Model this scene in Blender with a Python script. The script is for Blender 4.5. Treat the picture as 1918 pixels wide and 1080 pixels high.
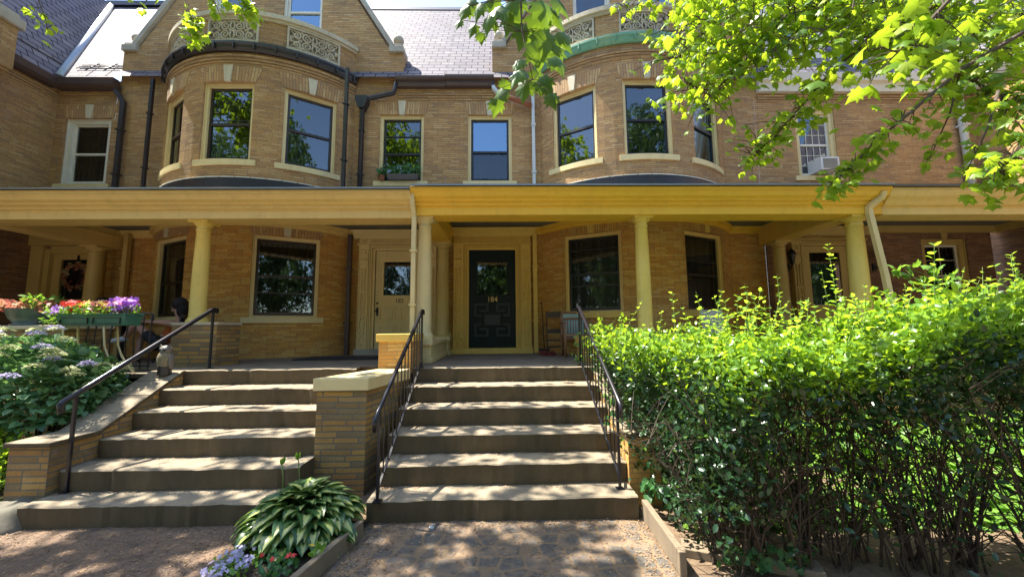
import bpy, math, random
import numpy as np
from mathutils import Vector, Matrix
random.seed(7); RNG = np.random.default_rng(7)
R_ = math.radians; PI = math.pi
scene = bpy.context.scene
for o in list(bpy.data.objects): bpy.data.objects.remove(o)

# ------------------------------------------------------------------ camera, sky, sun, exposure
F = 720.0; TILT = R_(6.0); YAW = R_(1.1); ROLL = R_(0.5); EYE = 1.65
ct, st, cy_, sy_ = math.cos(TILT), math.sin(TILT), math.cos(YAW), math.sin(YAW)
FW = Vector((sy_*ct, cy_*ct, st)); RT0 = Vector((cy_, -sy_, 0)); UP0 = Vector((-sy_*st, -cy_*st, ct))
RT = math.cos(ROLL)*RT0 - math.sin(ROLL)*UP0; UP = math.sin(ROLL)*RT0 + math.cos(ROLL)*UP0
cam = bpy.data.objects.new('camera', bpy.data.cameras.new('camera'))
scene.collection.objects.link(cam); scene.camera = cam
cam.data.sensor_width = 36; cam.data.lens = 36*F/1918; cam.data.clip_end = 500; cam.data.clip_start = 0.05
m = Matrix((RT, UP, -FW)).transposed().to_4x4(); m.translation = Vector((0, 0, EYE)); cam.matrix_world = m
SUNV = Vector((-0.50, 0.13, 1.0)).normalized()
w = bpy.data.worlds.new('World'); scene.world = w; w.use_nodes = True
nt = w.node_tree; sky = nt.nodes.new('ShaderNodeTexSky'); sky.sky_type = 'NISHITA'; sky.sun_disc = False
sky.sun_elevation = math.asin(SUNV.z); sky.sun_rotation = math.atan2(SUNV.x, SUNV.y)
nt.links.new(sky.outputs[0], nt.nodes['Background'].inputs[0]); nt.nodes['Background'].inputs[1].default_value = 0.135; sky.dust_density = 1.0; sky.ozone_density = 1.6
sl = bpy.data.lights.new('sun', 'SUN'); sl.energy = 4.6; sl.angle = R_(0.53); sl.color = (1, .93, .82)
so = bpy.data.objects.new('sun', sl); scene.collection.objects.link(so)
so.rotation_euler = SUNV.to_track_quat('Z', 'Y').to_euler(); so.location = (-8, 3, 20)
scene.view_settings.view_transform = 'Standard'; scene.view_settings.look = 'None'
scene.view_settings.exposure = 1.95; scene.view_settings.gamma = 1

def at(x, y, Y):                       # a pixel of the photograph to a point at depth Y
    d = FW + RT*((x-959)/F) - UP*((y-540)/F); t = Y/d.y
    return Vector((d.x*t, Y, EYE + d.z*t))
def atz(x, y, z):
    d = FW + RT*((x-959)/F) - UP*((y-540)/F); t = (z-EYE)/d.z
    return Vector((d.x*t, d.y*t, z))

# ------------------------------------------------------------------ materials
M = {}
class NT:
    def __init__(s, name):
        s.m = bpy.data.materials.new(name); s.m.use_nodes = True; s.t = s.m.node_tree
        s.b = s.t.nodes['Principled BSDF']; s.out = s.t.nodes['Material Output']; M[name] = s.m
    def n(s, typ, **kw):
        nd = s.t.nodes.new(typ)
        for k, v in kw.items():
            if k.startswith('i_'):
                key = k[2:]; nd.inputs[int(key) if key.isdigit() else key.replace('_', ' ')].default_value = v
            else: setattr(nd, k, v)
        return nd
    def l(s, a, b): s.t.links.new(a, b)
    def noise(s, vec, scale, detail=4, rough=.6):
        n = s.n('ShaderNodeTexNoise'); n.inputs['Scale'].default_value = scale; n.inputs['Detail'].default_value = detail
        n.inputs['Roughness'].default_value = rough
        if vec is not None: s.l(vec, n.inputs['Vector'])
        return n.outputs['Fac']
    def ramp(s, fac, stops, interp='LINEAR'):
        r = s.n('ShaderNodeValToRGB'); cr = r.color_ramp; cr.interpolation = interp
        while len(cr.elements) < len(stops): cr.elements.new(.5)
        for e, (p, c) in zip(cr.elements, stops): e.position = p; e.color = (*c, 1) if len(c) == 3 else c
        s.l(fac, r.inputs[0]); return r.outputs[0]
    def mix(s, fac, a, b, mode='MIX'):
        x = s.n('ShaderNodeMix', data_type='RGBA', blend_type=mode)
        for i, v in ((0, fac), (6, a), (7, b)):
            if hasattr(v, 'is_output') or isinstance(v, bpy.types.NodeSocket): s.l(v, x.inputs[i])
            else: x.inputs[i].default_value = v if i == 0 else (*v, 1)
        return x.outputs[2]
    def bump(s, h, strength=.3, dist=.01):
        b = s.n('ShaderNodeBump'); b.inputs['Strength'].default_value = strength; b.inputs['Distance'].default_value = dist
        s.l(h, b.inputs['Height']); s.l(b.outputs[0], s.b.inputs['Normal'])
    def col(s, c):
        if isinstance(c, bpy.types.NodeSocket): s.l(c, s.b.inputs['Base Color'])
        else: s.b.inputs['Base Color'].default_value = (*c, 1)
    def obj(s): return s.n('ShaderNodeTexCoord').outputs['Object']
    def uv(s): return s.n('ShaderNodeTexCoord').outputs['UV']
    def rough(s, r): s.b.inputs['Roughness'].default_value = r
W0 = (0, 0, 0); W1 = (1, 1, 1)

def brick(name, pal, mortar, bw=.235, rh=.0425, ms=.0048, dirt=.4, bumpd=.006):
    q = NT(name); uv = q.uv()
    wob = q.noise(uv, 1.3, 3); 
    add = q.n('ShaderNodeVectorMath', operation='MULTIPLY_ADD'); q.l(wob, add.inputs[0])
    add.inputs[1].default_value = (.03, .03, 0); q.l(uv, add.inputs[2])
    def br(c1, c2, mc):
        b = q.n('ShaderNodeTexBrick', offset=.5, squash=.8, squash_frequency=3)
        b.offset_frequency = 2
        b.inputs['Scale'].default_value = 1; b.inputs['Brick Width'].default_value = bw; b.inputs['Row Height'].default_value = rh
        b.inputs['Mortar Size'].default_value = ms; b.inputs['Mortar Smooth'].default_value = .3
        b.inputs['Color1'].default_value = (*c1, 1); b.inputs['Color2'].default_value = (*c2, 1); b.inputs['Mortar'].default_value = (*mc, 1)
        q.l(add.outputs[0], b.inputs['Vector']); return b
    b = br(W0, W1, (.5, .5, .5))
    n = len(pal); c = q.ramp(b.outputs['Color'], [(i/n, p) for i, p in enumerate(pal)], 'CONSTANT')
    g = q.noise(uv, 60, 3); c = q.mix(.22, c, q.ramp(g, [(.3, (.1, .09, .08)), (.7, (1, .95, .85))]), 'OVERLAY')
    c = q.mix(b.outputs['Fac'], c, mortar)
    st = q.noise(q.obj(), .9, 6, .65)
    c = q.mix(q.ramp(st, [(.42, W0), (.72, (dirt,)*3)]), c, (.10, .075, .055))
    eff = q.noise(q.obj(), 2.7, 5, .7)
    c = q.mix(q.ramp(eff, [(.6, W0), (.8, (.28,)*3)]), c, (.6, .52, .42))
    q.col(c); q.rough(.85)
    inv = q.n('ShaderNodeMath', operation='MULTIPLY_ADD'); q.l(b.outputs['Fac'], inv.inputs[0]); inv.inputs[1].default_value = -1
    g2 = q.noise(uv, 35, 4); q.l(g2, inv.inputs[2]); q.bump(inv.outputs[0], .6, bumpd)
TAN = [(.47,.28,.11), (.43,.245,.09), (.52,.34,.15), (.47,.275,.10), (.39,.22,.085), (.47,.30,.12), (.45,.26,.095), (.35,.21,.095)]
brick('brick_tan', TAN, (.19,.145,.09))
brick('brick_bounce_lit', [(.66,.35,.07), (.62,.30,.055), (.70,.43,.11), (.66,.35,.065), (.56,.28,.06), (.66,.41,.11)], (.22,.15,.08), dirt=.4)  # ground-floor brick; warm light bounced under the porch is put into its colour
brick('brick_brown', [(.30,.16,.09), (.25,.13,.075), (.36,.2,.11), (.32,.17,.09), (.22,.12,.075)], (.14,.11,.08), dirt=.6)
brick('brick_pier', [(.44,.24,.05), (.36,.20,.05), (.48,.29,.07), (.24,.18,.08), (.44,.26,.06), (.37,.25,.09), (.26,.17,.06)], (.16,.145,.11), bw=.31, rh=.058, ms=.008, dirt=.7, bumpd=.01)
brick('brick_yellow', [(.60,.33,.08), (.55,.28,.06), (.64,.38,.11), (.5,.27,.07)], (.3,.22,.1), bw=.25, rh=.048, ms=.005, dirt=.25)
brick('soldier', [(.50,.31,.13), (.45,.26,.105), (.54,.36,.16), (.42,.25,.11)], (.20,.16,.115), bw=.40, rh=.052, ms=.006)

def paint(name, c, rough=.5, var=.25, grime=.35, c2=None, spec=None):
    q = NT(name); o = q.obj(); a = q.noise(o, 2.2, 6, .7); b = q.noise(o, 40, 4)
    dk = tuple(x*.55 for x in c)
    k = q.mix(q.ramp(a, [(.45, W0), (.8, (grime,)*3)]), c, c2 or dk)
    k = q.mix(q.ramp(b, [(.55, W0), (.8, (var,)*3)]), k, dk)
    mp = q.n('ShaderNodeMapping'); mp.inputs['Scale'].default_value = (9, 9, .7); q.l(o, mp.inputs[0])
    k = q.mix(q.ramp(q.noise(mp.outputs[0], 1, 6, .7), [(.52, W0), (.78, (grime*.9,)*3)]), k, tuple(x*.45 for x in c))
    q.col(k); q.rough(rough); q.bump(b, .15, .003)
    if spec is not None: q.b.inputs['Specular IOR Level'].default_value = spec
    return q
paint('cream', (.74,.54,.19)); paint('cream_pale', (.70,.58,.29)); paint('cream_door', (.74,.58,.27)); paint('yellow', (.86,.53,.055), grime=.25); paint('yellow_door', (.74,.50,.11)); paint('yellow_column', (.78,.58,.14))
paint('ochre', (.52,.38,.13)); paint('stone', (.52,.46,.32), .85, .3, .6, (.2,.17,.12)); paint('stone_grey', (.42,.38,.30), .85, .3, .6, (.12,.11,.09))
paint('keystone', (.58,.53,.38), .8); paint('white_trim', (.68,.66,.56), .5, .2, .3)
paint('dark_metal', (.025,.024,.028), .38, .3, .5, (.07,.05,.04)); paint('brown_metal', (.07,.045,.04), .45, .3, .4, (.12,.08,.06))
paint('rail_paint', (.013,.013,.018), .28, .2, .3, (.05,.03,.03)); paint('sash', (.035,.024,.018), .35); paint('sash_black', (.015,.015,.016), .35)
paint('copper', (.13,.34,.23), .6, .5, .7, (.33,.42,.22)); paint('lead_metal', (.34,.36,.38), .35, .3, .3); M['lead_metal'].node_tree.nodes['Principled BSDF'].inputs['Metallic'].default_value = .6
paint('rust', (.30,.10,.045), .8, .5, .6, (.12,.05,.03)); paint('white_pipe', (.55,.60,.60), .4, .3, .3)
paint('teal_door', (.004,.013,.014), .5, .1, .1, (.006,.02,.02), .25); paint('teal_fret', (.006,.019,.021), .45, .1, .1); paint('ceiling', (.15,.15,.145), .6)
paint('gold', (.65,.45,.15), .35); paint('black', (.01,.01,.01), .4); paint('green_box', (.035,.15,.10), .5, .4, .5, (.09,.22,.17))
paint('bowl_green', (.07,.11,.085), .3, .3, .5, (.18,.2,.15)); paint('mat', (.02,.02,.02), .95)
paint('wood', (.30,.15,.07), .6, .4, .5, (.15,.08,.04)); paint('wood_dark', (.06,.035,.022), .5); paint('red_plastic', (.22,.03,.03), .4)
paint('board_white', (.55,.53,.47), .6); paint('wicker', (.55,.40,.24), .6); paint('ac_white', (.62,.63,.62), .45, .1, .15); paint('ac_grille', (.09,.10,.10), .6)
paint('pale_teal', (.30,.48,.45), .4); paint('bark', (.075,.055,.038), .9, .6, .7, (.16,.13,.10)); paint('stem', (.04,.027,.017), .85, .4, .6, (.14,.10,.07))
paint('owl_grey', (.15,.14,.12), .6, .4, .5)
paint('stem_green', (.14,.22,.05), .6); paint('terracotta', (.32,.13,.07), .8); paint('box_grey', (.10,.085,.08), .5)
paint('rock', (.13,.115,.09), .9, .5, .7, (.12,.12,.08)); paint('window_dark', (.012,.012,.013), .8, .1, .1); paint('lamp_glass', (.25,.25,.22), .15)

def glass(name, ior, tint=(.75,.8,.8), rough=.015, wav=.25, gc=(.85,.93,1.0)):
    q = NT(name); q.t.nodes.remove(q.b)
    fr = q.n('ShaderNodeFresnel', i_IOR=ior); g = q.n('ShaderNodeBsdfGlossy'); g.inputs['Roughness'].default_value = rough
    g.inputs['Color'].default_value = (*gc, 1)
    tr = q.n('ShaderNodeBsdfTransparent'); tr.inputs[0].default_value = (*tint, 1)
    mx = q.n('ShaderNodeMixShader'); q.l(fr.outputs[0], mx.inputs[0]); q.l(tr.outputs[0], mx.inputs[1]); q.l(g.outputs[0], mx.inputs[2]); q.l(mx.outputs[0], q.out.inputs[0])
    b = q.n('ShaderNodeBump'); b.inputs['Strength'].default_value = wav; b.inputs['Distance'].default_value = .004
    q.l(q.noise(q.obj(), 2.2, 1), b.inputs['Height']); q.l(b.outputs[0], g.inputs['Normal'])
glass('glass', 2.1); glass('glass_old', 3.4, (.6,.66,.66), .03, .6, (.55,.78,1.0)); glass('glass_dim', 1.7)  # second pane: reflection tinted blue to deepen the reflected sky

def curtain_or_dark(name, c1, c2, scale=22):
    q = NT(name); w_ = q.n('ShaderNodeTexWave', bands_direction='X'); w_.inputs['Scale'].default_value = scale/6; w_.inputs['Distortion'].default_value = 2.5
    w_.inputs['Detail'].default_value = 2
    q.l(q.uv(), w_.inputs['Vector']); q.col(q.ramp(w_.outputs[0], [(0, c1), (1, c2)])); q.rough(.9); q.bump(w_.outputs[0], .8, .03)
curtain_or_dark('curtain_grey', (.05,.05,.045), (.075,.075,.065), 8); curtain_or_dark('unlit_room', (.010,.010,.010), (.014,.014,.013))  # the near-black one stands for unlit rooms behind the panes
curtain_or_dark('curtain_blue', (.07,.09,.22), (.13,.15,.30)); curtain_or_dark('curtain_green', (.02,.03,.028), (.03,.042,.038), 8)
curtain_or_dark('curtain_pale', (.2,.2,.18), (.32,.32,.28))

def slate(name):
    q = NT(name); uv = q.uv()
    b = q.n('ShaderNodeTexBrick', offset=.5); b.inputs['Scale'].default_value = 1; b.inputs['Brick Width'].default_value = .27; b.inputs['Row Height'].default_value = .165
    b.inputs['Mortar Size'].default_value = .012; b.inputs['Color1'].default_value = (0,0,0,1); b.inputs['Color2'].default_value = (1,1,1,1); b.inputs['Mortar'].default_value = (0,0,0,1)
    q.l(uv, b.inputs['Vector'])
    c = q.ramp(b.outputs['Color'], [(0, (.11,.10,.125)), (.4, (.165,.15,.17)), (.7, (.14,.13,.155)), (1, (.21,.19,.20))])
    c = q.mix(q.ramp(q.noise(q.obj(), 1.4, 6), [(.4, W0), (.75, (.5,)*3)]), c, (.14,.12,.11))
    c = q.mix(b.outputs['Fac'], c, (.02,.018,.024)); q.col(c); q.rough(.68); q.b.inputs['Specular IOR Level'].default_value = .15
    sp = q.n('ShaderNodeSeparateXYZ'); q.l(uv, sp.inputs[0])
    md = q.n('ShaderNodeMath', operation='FRACT'); dv = q.n('ShaderNodeMath', operation='DIVIDE'); q.l(sp.outputs[1], dv.inputs[0]); dv.inputs[1].default_value = .165
    q.l(dv.outputs[0], md.inputs[0])
    a2 = q.n('ShaderNodeMath', operation='MULTIPLY_ADD'); q.l(b.outputs['Color'], a2.inputs[0]); a2.inputs[1].default_value = .4
    iv = q.n('ShaderNodeMath', operation='MULTIPLY'); q.l(md.outputs[0], iv.inputs[0]); iv.inputs[1].default_value = -1; q.l(iv.outputs[0], a2.inputs[2])
    q.bump(a2.outputs[0], .7, .012)
slate('slate')

def concrete(name, c, dk, moss=.3):
    q = NT(name); o = q.obj()
    k = q.ramp(q.noise(o, 3.5, 8, .7), [(.3, dk), (.65, c)])
    k = q.mix(q.ramp(q.noise(o, 120, 3), [(.4, W0), (.7, (.5,)*3)]), k, tuple(x*.5 for x in c))
    # run marks down the vertical faces and moss on them
    mp = q.n('ShaderNodeMapping'); mp.inputs['Scale'].default_value = (5, 5, 1.6); q.l(o, mp.inputs[0])
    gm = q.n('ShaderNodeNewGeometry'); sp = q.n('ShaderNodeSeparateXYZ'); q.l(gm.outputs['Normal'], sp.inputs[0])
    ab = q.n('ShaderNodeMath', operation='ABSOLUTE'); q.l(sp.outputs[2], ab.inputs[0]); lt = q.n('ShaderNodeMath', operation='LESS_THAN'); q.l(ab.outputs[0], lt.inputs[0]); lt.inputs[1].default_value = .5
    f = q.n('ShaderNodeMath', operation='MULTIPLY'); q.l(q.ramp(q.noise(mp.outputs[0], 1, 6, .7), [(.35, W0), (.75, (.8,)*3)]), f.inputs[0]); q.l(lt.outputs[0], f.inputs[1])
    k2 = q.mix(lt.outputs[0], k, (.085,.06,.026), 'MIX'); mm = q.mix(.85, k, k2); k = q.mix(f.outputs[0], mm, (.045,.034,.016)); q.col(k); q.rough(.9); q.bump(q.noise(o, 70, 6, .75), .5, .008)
concrete('concrete', (.32,.265,.18), (.19,.15,.10)); concrete('concrete_floor', (.25,.20,.14), (.13,.10,.07))

def pavers():
    q = NT('pavers'); o = q.obj(); v = q.n('ShaderNodeTexVoronoi', feature='DISTANCE_TO_EDGE'); v.inputs['Scale'].default_value = 6.3; v.inputs['Randomness'].default_value = .55
    q.l(o, v.inputs['Vector']); v2 = q.n('ShaderNodeTexVoronoi'); v2.inputs['Scale'].default_value = 6.3; v2.inputs['Randomness'].default_value = .55; q.l(o, v2.inputs['Vector'])
    c = q.ramp(q.noise(o, 30, 6), [(.3, (.065,.06,.052)), (.7, (.12,.108,.09))])
    e = q.ramp(v.outputs['Distance'], [(.0, W1), (.045, W1), (.10, W0)])
    c = q.mix(e, c, (.17,.12,.07)); c = q.mix(q.ramp(q.noise(o, 4, 8, .75), [(.45, W0), (.62, (.75,)*3)]), c, (.26,.17,.10)); q.col(c); q.rough(.85)
    q.bump(q.ramp(v.outputs['Distance'], [(.03, W0), (.12, W1)]), .35, .01)
pavers()
def soil(name, a, b, sc=12):
    q = NT(name); o = q.obj(); k = q.ramp(q.noise(o, sc, 10, .75), [(.3, a), (.68, b)])
    k = q.mix(q.ramp(q.noise(o, 160, 4), [(.45, W0), (.7, (.6,)*3)]), k, tuple(x*.35 for x in a)); q.col(k); q.rough(.95); q.bump(q.noise(o, 60, 8, .8), .9, .03)
soil('mulch', (.10,.065,.04), (.33,.22,.14)); soil('path_left', (.14,.105,.08), (.38,.25,.16), 5); soil('earth', (.14,.09,.05), (.34,.24,.15)); soil('bed_soil', (.035,.025,.018), (.10,.07,.05), 20)
soil('asphalt', (.05,.05,.05), (.07,.07,.07), 8); soil('lawn', (.08,.16,.03), (.18,.28,.06), 20)

def leafm(name, stops, trans=.5, tcol=(.45,.75,.06), rough=.45, uvstripe=None, spec=.5):
    q = NT(name); a = q.n('ShaderNodeAttribute', attribute_name='rnd'); c = q.ramp(a.outputs['Fac'], stops)
    if uvstripe:
        sp = q.n('ShaderNodeSeparateXYZ'); q.l(q.uv(), sp.inputs[0])
        d = q.n('ShaderNodeMath', operation='ADD'); q.l(sp.outputs[0], d.inputs[0]); nz = q.noise(q.uv(), 5, 2)
        mm = q.n('ShaderNodeMath', operation='MULTIPLY_ADD'); q.l(nz, mm.inputs[0]); mm.inputs[1].default_value = .25; mm.inputs[2].default_value = -.12; q.l(mm.outputs[0], d.inputs[1])
        c = q.mix(q.ramp(d.outputs[0], [(.22, W0), (.30, W1), (.62, W1), (.70, W0)]), c, uvstripe)
    q.col(c); q.rough(rough); q.b.inputs['Specular IOR Level'].default_value = spec
    tr = q.n('ShaderNodeBsdfTranslucent'); tc = q.mix(.7, c, tcol); q.l(tc, tr.inputs[0])
    mx = q.n('ShaderNodeMixShader'); mx.inputs[0].default_value = trans; q.l(q.b.outputs[0], mx.inputs[1]); q.l(tr.outputs[0], mx.inputs[2]); q.l(mx.outputs[0], q.out.inputs[0])
leafm('maple_leaf', [(0, (.03,.10,.012)), (.5, (.10,.22,.02)), (.9, (.20,.34,.03)), (1, (.34,.36,.04))], .58, (.60,.80,.03))
leafm('maple_shade', [(0, (.03,.085,.012)), (1, (.07,.16,.02))], .32, (.40,.62,.03))  # darker leaf copy; shade from the leaves above is put into its colour
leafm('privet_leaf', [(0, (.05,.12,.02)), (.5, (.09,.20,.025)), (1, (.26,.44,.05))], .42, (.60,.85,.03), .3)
leafm('privet_shaded', [(0, (.014,.04,.016)), (.6, (.025,.065,.022)), (1, (.05,.11,.03))], .13, (.15,.30,.04), .28)  # lower hedge leaves: shade of the front is put into this dark green
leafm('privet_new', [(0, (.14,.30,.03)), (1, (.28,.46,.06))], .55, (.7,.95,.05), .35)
leafm('far_leaf', [(0, (.02,.05,.01)), (.5, (.045,.09,.02)), (1, (.10,.16,.05))], .3, (.3,.5,.1))
leafm('hydrangea_leaf', [(0, (.05,.14,.06)), (.6, (.10,.21,.10)), (1, (.20,.34,.14))], .25, (.35,.65,.15), .28)
leafm('hosta_leaf', [(0, (.02,.065,.022)), (.6, (.045,.12,.035)), (1, (.08,.17,.05))], .25, (.3,.5,.1), .3, uvstripe=(.45,.50,.16))
leafm('cover_leaf', [(0, (.08,.20,.03)), (1, (.20,.36,.06))], .4, (.4,.7,.05), .4)
leafm('ivy_leaf', [(0, (.03,.10,.03)), (1, (.07,.20,.07))], .3, (.3,.6,.1), .35)
leafm('petal_purple', [(0, (.30,.08,.55)), (1, (.50,.22,.75))], .3, (.6,.2,.8), .6); leafm('petal_red', [(0, (.60,.02,.03)), (1, (.75,.08,.05))], .3, (.8,.1,.05), .6)
leafm('petal_yellow', [(0, (.65,.45,.03)), (1, (.75,.6,.1))], .3, (.8,.6,.05), .6); leafm('petal_pink', [(0, (.65,.05,.25)), (1, (.75,.3,.4))], .3, (.8,.2,.4), .6)
leafm('petal_lilac', [(0, (.40,.36,.62)), (1, (.62,.58,.75))], .3, (.6,.5,.8), .6); leafm('petal_cream', [(0, (.45,.50,.22)), (1, (.65,.62,.36))], .3, (.6,.7,.3), .6)
leafm('coleus', [(0, (.32,.04,.04)), (.35, (.45,.14,.11)), (.6, (.50,.34,.20)), (1, (.45,.50,.22))], .35, (.7,.3,.2), .5)
leafm('debris', [(0, (.11,.06,.035)), (.5, (.24,.145,.075)), (1, (.40,.27,.14))], .1, (.5,.4,.2), .8)
leafm('shrub_dark', [(0, (.015,.045,.015)), (1, (.05,.12,.035))], .25, (.2,.45,.05), .35)
def cloth(name, c): q = NT(name); q.col(c); q.rough(.8); q.bump(q.noise(q.obj(), 150, 3), .2, .002)
cloth('skin', (.50,.27,.18)); cloth('hair', (.012,.009,.008)); cloth('orange_cloth', (.55,.13,.03)); cloth('black_cloth', (.015,.015,.018)); cloth('sneaker', (.62,.62,.58)); cloth('olive_cloth', (.06,.055,.03))
M['skin'].node_tree.nodes['Principled BSDF'].inputs['Subsurface Weight'].default_value = .08
def owlm():
    q = NT('owl_feather'); v = q.n('ShaderNodeTexVoronoi'); v.inputs['Scale'].default_value = 60; q.l(q.obj(), v.inputs['Vector'])
    q.col(q.ramp(v.outputs['Distance'], [(.2, (.15,.12,.07)), (.6, (.26,.22,.12)), (.8, (.04,.03,.02))])); q.rough(.6)
owlm()

# ------------------------------------------------------------------ geometry helpers
def link(o): scene.collection.objects.link(o)
def wloc(p):
    v = Vector((0, 0, 0))
    while p is not None: v += p.location; p = p.parent
    return v
def thing(name, label, cat, loc=(0, 0, 0), group=None, kind=None):
    o = bpy.data.objects.new(name, None); link(o); o.location = loc; o.empty_display_size = .2
    tag(o, label, cat, group, kind); return o
def tag(o, label=None, cat=None, group=None, kind=None):
    for k, v in (('label', label), ('category', cat), ('group', group), ('kind', kind)):
        if v: o[k] = v
    return o
def fl(u, z, d): return Vector((u, d, z))
class MB:
    def __init__(s): s.v = []; s.f = []; s.uv = []; s.sm = []
    def face(s, pts, uv=None, sm=False):
        i = len(s.v); s.v += [tuple(p) for p in pts]; s.f.append(tuple(range(i, i+len(pts))))
        if uv is None:
            a, b, c = Vector(pts[0]), Vector(pts[1]), Vector(pts[2]); n = (b-a).cross(c-a)
            if n.length < 1e-12: n = Vector((0, 0, 1))
            n.normalize(); ax = max(range(3), key=lambda k: abs(n[k]))
            if ax == 2: uv = [(p[0], p[1]) for p in pts]
            elif ax == 1: uv = [(p[0], p[2]) for p in pts]
            else: uv = [(p[1], p[2]) for p in pts]
        s.uv += uv; s.sm.append(sm); return s
    def hexa(s, p, sm=False):          # 8 points: bottom 4 (ccw), top 4
        for q in ((3,2,1,0), (4,5,6,7), (0,1,5,4), (1,2,6,5), (2,3,7,6), (3,0,4,7)): s.face([p[k] for k in q], None, sm)
        return s
    def box(s, x0, x1, y0, y1, z0, z1, T=None):
        p = [(x0,y0,z0), (x1,y0,z0), (x1,y1,z0), (x0,y1,z0), (x0,y0,z1), (x1,y0,z1), (x1,y1,z1), (x0,y1,z1)]
        if T: p = [T(a, c, b) for a, b, c in p]
        return s.hexa(p)
    def sbox(s, S, u0, u1, z0, z1, d0, d1, n=1, vert=False):    # box on a mapped surface S(u,z,d), d inward; cut in n along u
        us = [u0+(u1-u0)*i/n for i in range(n+1)]
        uvf = (lambda u, z: (z, u)) if vert else (lambda u, z: (u, z))
        for a, b in zip(us, us[1:]):
            s.face([S(a,z0,d0), S(b,z0,d0), S(b,z1,d0), S(a,z1,d0)], [uvf(a,z0), uvf(b,z0), uvf(b,z1), uvf(a,z1)])
            s.face([S(a,z1,d0), S(b,z1,d0), S(b,z1,d1), S(a,z1,d1)], [(a,0), (b,0), (b,d1-d0), (a,d1-d0)])
            s.face([S(a,z0,d1), S(b,z0,d1), S(b,z0,d0), S(a,z0,d0)], [(a,0), (b,0), (b,d1-d0), (a,d1-d0)])
        for a, fl_ in ((u0, 0), (u1, 1)):
            p = [S(a,z0,d1), S(a,z0,d0), S(a,z1,d0), S(a,z1,d1)]; uv = [(d1,z0), (d0,z0), (d0,z1), (d1,z1)]
            s.face(p[::-1] if fl_ else p, uv[::-1] if fl_ else uv)
        return s
    def prism(s, prof, x0, x1, axis='x'):   # profile [(a,b)...] extruded along an axis; a=y (or x), b=z
        P = (lambda t, a, b: (t, a, b)) if axis == 'x' else (lambda t, a, b: (a, t, b))
        n = len(prof)
        acc = 0
        for i in range(n):
            a, b = prof[i], prof[(i+1) % n]; L = math.dist(a, b)
            s.face([P(x0,*a), P(x1,*a), P(x1,*b), P(x0,*b)], [(x0,acc), (x1,acc), (x1,acc+L), (x0,acc+L)]); acc += L
        s.face([P(x0,*p) for p in prof][::-1]); s.face([P(x1,*p) for p in prof]); return s
    def lathe(s, prof, c, n=28, axis=Vector((0,0,1))):      # prof [(r,z)]
        cx, cy, cz = c
        for (r0, z0), (r1, z1) in zip(prof, prof[1:]):
            for i in range(n):
                a, b = 2*PI*i/n, 2*PI*(i+1)/n
                s.face([(cx+r0*math.cos(a), cy+r0*math.sin(a), cz+z0), (cx+r0*math.cos(b), cy+r0*math.sin(b), cz+z0),
                        (cx+r1*math.cos(b), cy+r1*math.sin(b), cz+z1), (cx+r1*math.cos(a), cy+r1*math.sin(a), cz+z1)],
                       [(a*r0,z0), (b*r0,z0), (b*r1,z1), (a*r1,z1)], True)
        return s
    def tube(s, pts, rad, n=8, sm=True, cap=True):
        pts = [Vector(p) for p in pts]; rad = rad if isinstance(rad, (list, tuple)) else [rad]*len(pts)
        rings = []; prev = None
        for i, p in enumerate(pts):
            t = (pts[min(i+1, len(pts)-1)]-pts[max(i-1, 0)]).normalized()
            if prev is None:
                h = Vector((0, 0, 1)) if abs(t.z) < .9 else Vector((1, 0, 0)); a = t.cross(h).normalized()
            else: a = (prev-t*prev.dot(t)).normalized()
            prev = a; b = t.cross(a)
            off = PI/4 if n == 4 else 0
            rings.append([p+rad[i]*(math.cos(2*PI*k/n+off)*a+math.sin(2*PI*k/n+off)*b) for k in range(n)])
        for r0, r1 in zip(rings, rings[1:]):
            for k in range(n): s.face([r0[k], r0[(k+1) % n], r1[(k+1) % n], r1[k]], [(k/n,0)]*4, sm and n > 4)
        if cap: s.face(rings[0][::-1], [(0,0)]*n); s.face(rings[-1], [(0,0)]*n)
        return s
    def ball(s, c, r, sq=(1,1,1), n=16):
        for i in range(n//2):
            for j in range(n):
                def P(i, j):
                    th = PI*i/(n//2); ph = 2*PI*j/n
                    return (c[0]+r*sq[0]*math.sin(th)*math.cos(ph), c[1]+r*sq[1]*math.sin(th)*math.sin(ph), c[2]+r*sq[2]*math.cos(th))
                s.face([P(i+1,j), P(i+1,j+1), P(i,j+1), P(i,j)] if 0 < i < n//2-1 else ([P(i+1,j), P(i+1,j+1), P(i,j)] if i == 0 else [P(i+1,j), P(i,j+1), P(i,j)]), None, True)
        return s
    def build(s, name, mat, parent=None, bevel=0, weld=True):
        me = bpy.data.meshes.new(name); me.from_pydata(s.v, [], s.f); me.materials.append(M[mat])
        uvl = me.uv_layers.new(name='UVMap'); flat = [c for uv in s.uv for c in uv]; uvl.data.foreach_set('uv', flat)
        me.polygons.foreach_set('use_smooth', s.sm)
        if weld:
            import bmesh
            bm = bmesh.new(); bm.from_mesh(me); bmesh.ops.remove_doubles(bm, verts=bm.verts, dist=1e-5); bm.to_mesh(me); bm.free()
        o = bpy.data.objects.new(name, me); link(o)
        if parent is not None: o.parent = parent; o.location = -wloc(parent)
        if bevel:
            b = o.modifiers.new('bevel', 'BEVEL'); b.width = bevel; b.segments = 2; b.limit_method = 'ANGLE'; b.angle_limit = R_(40)
        return o

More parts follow.
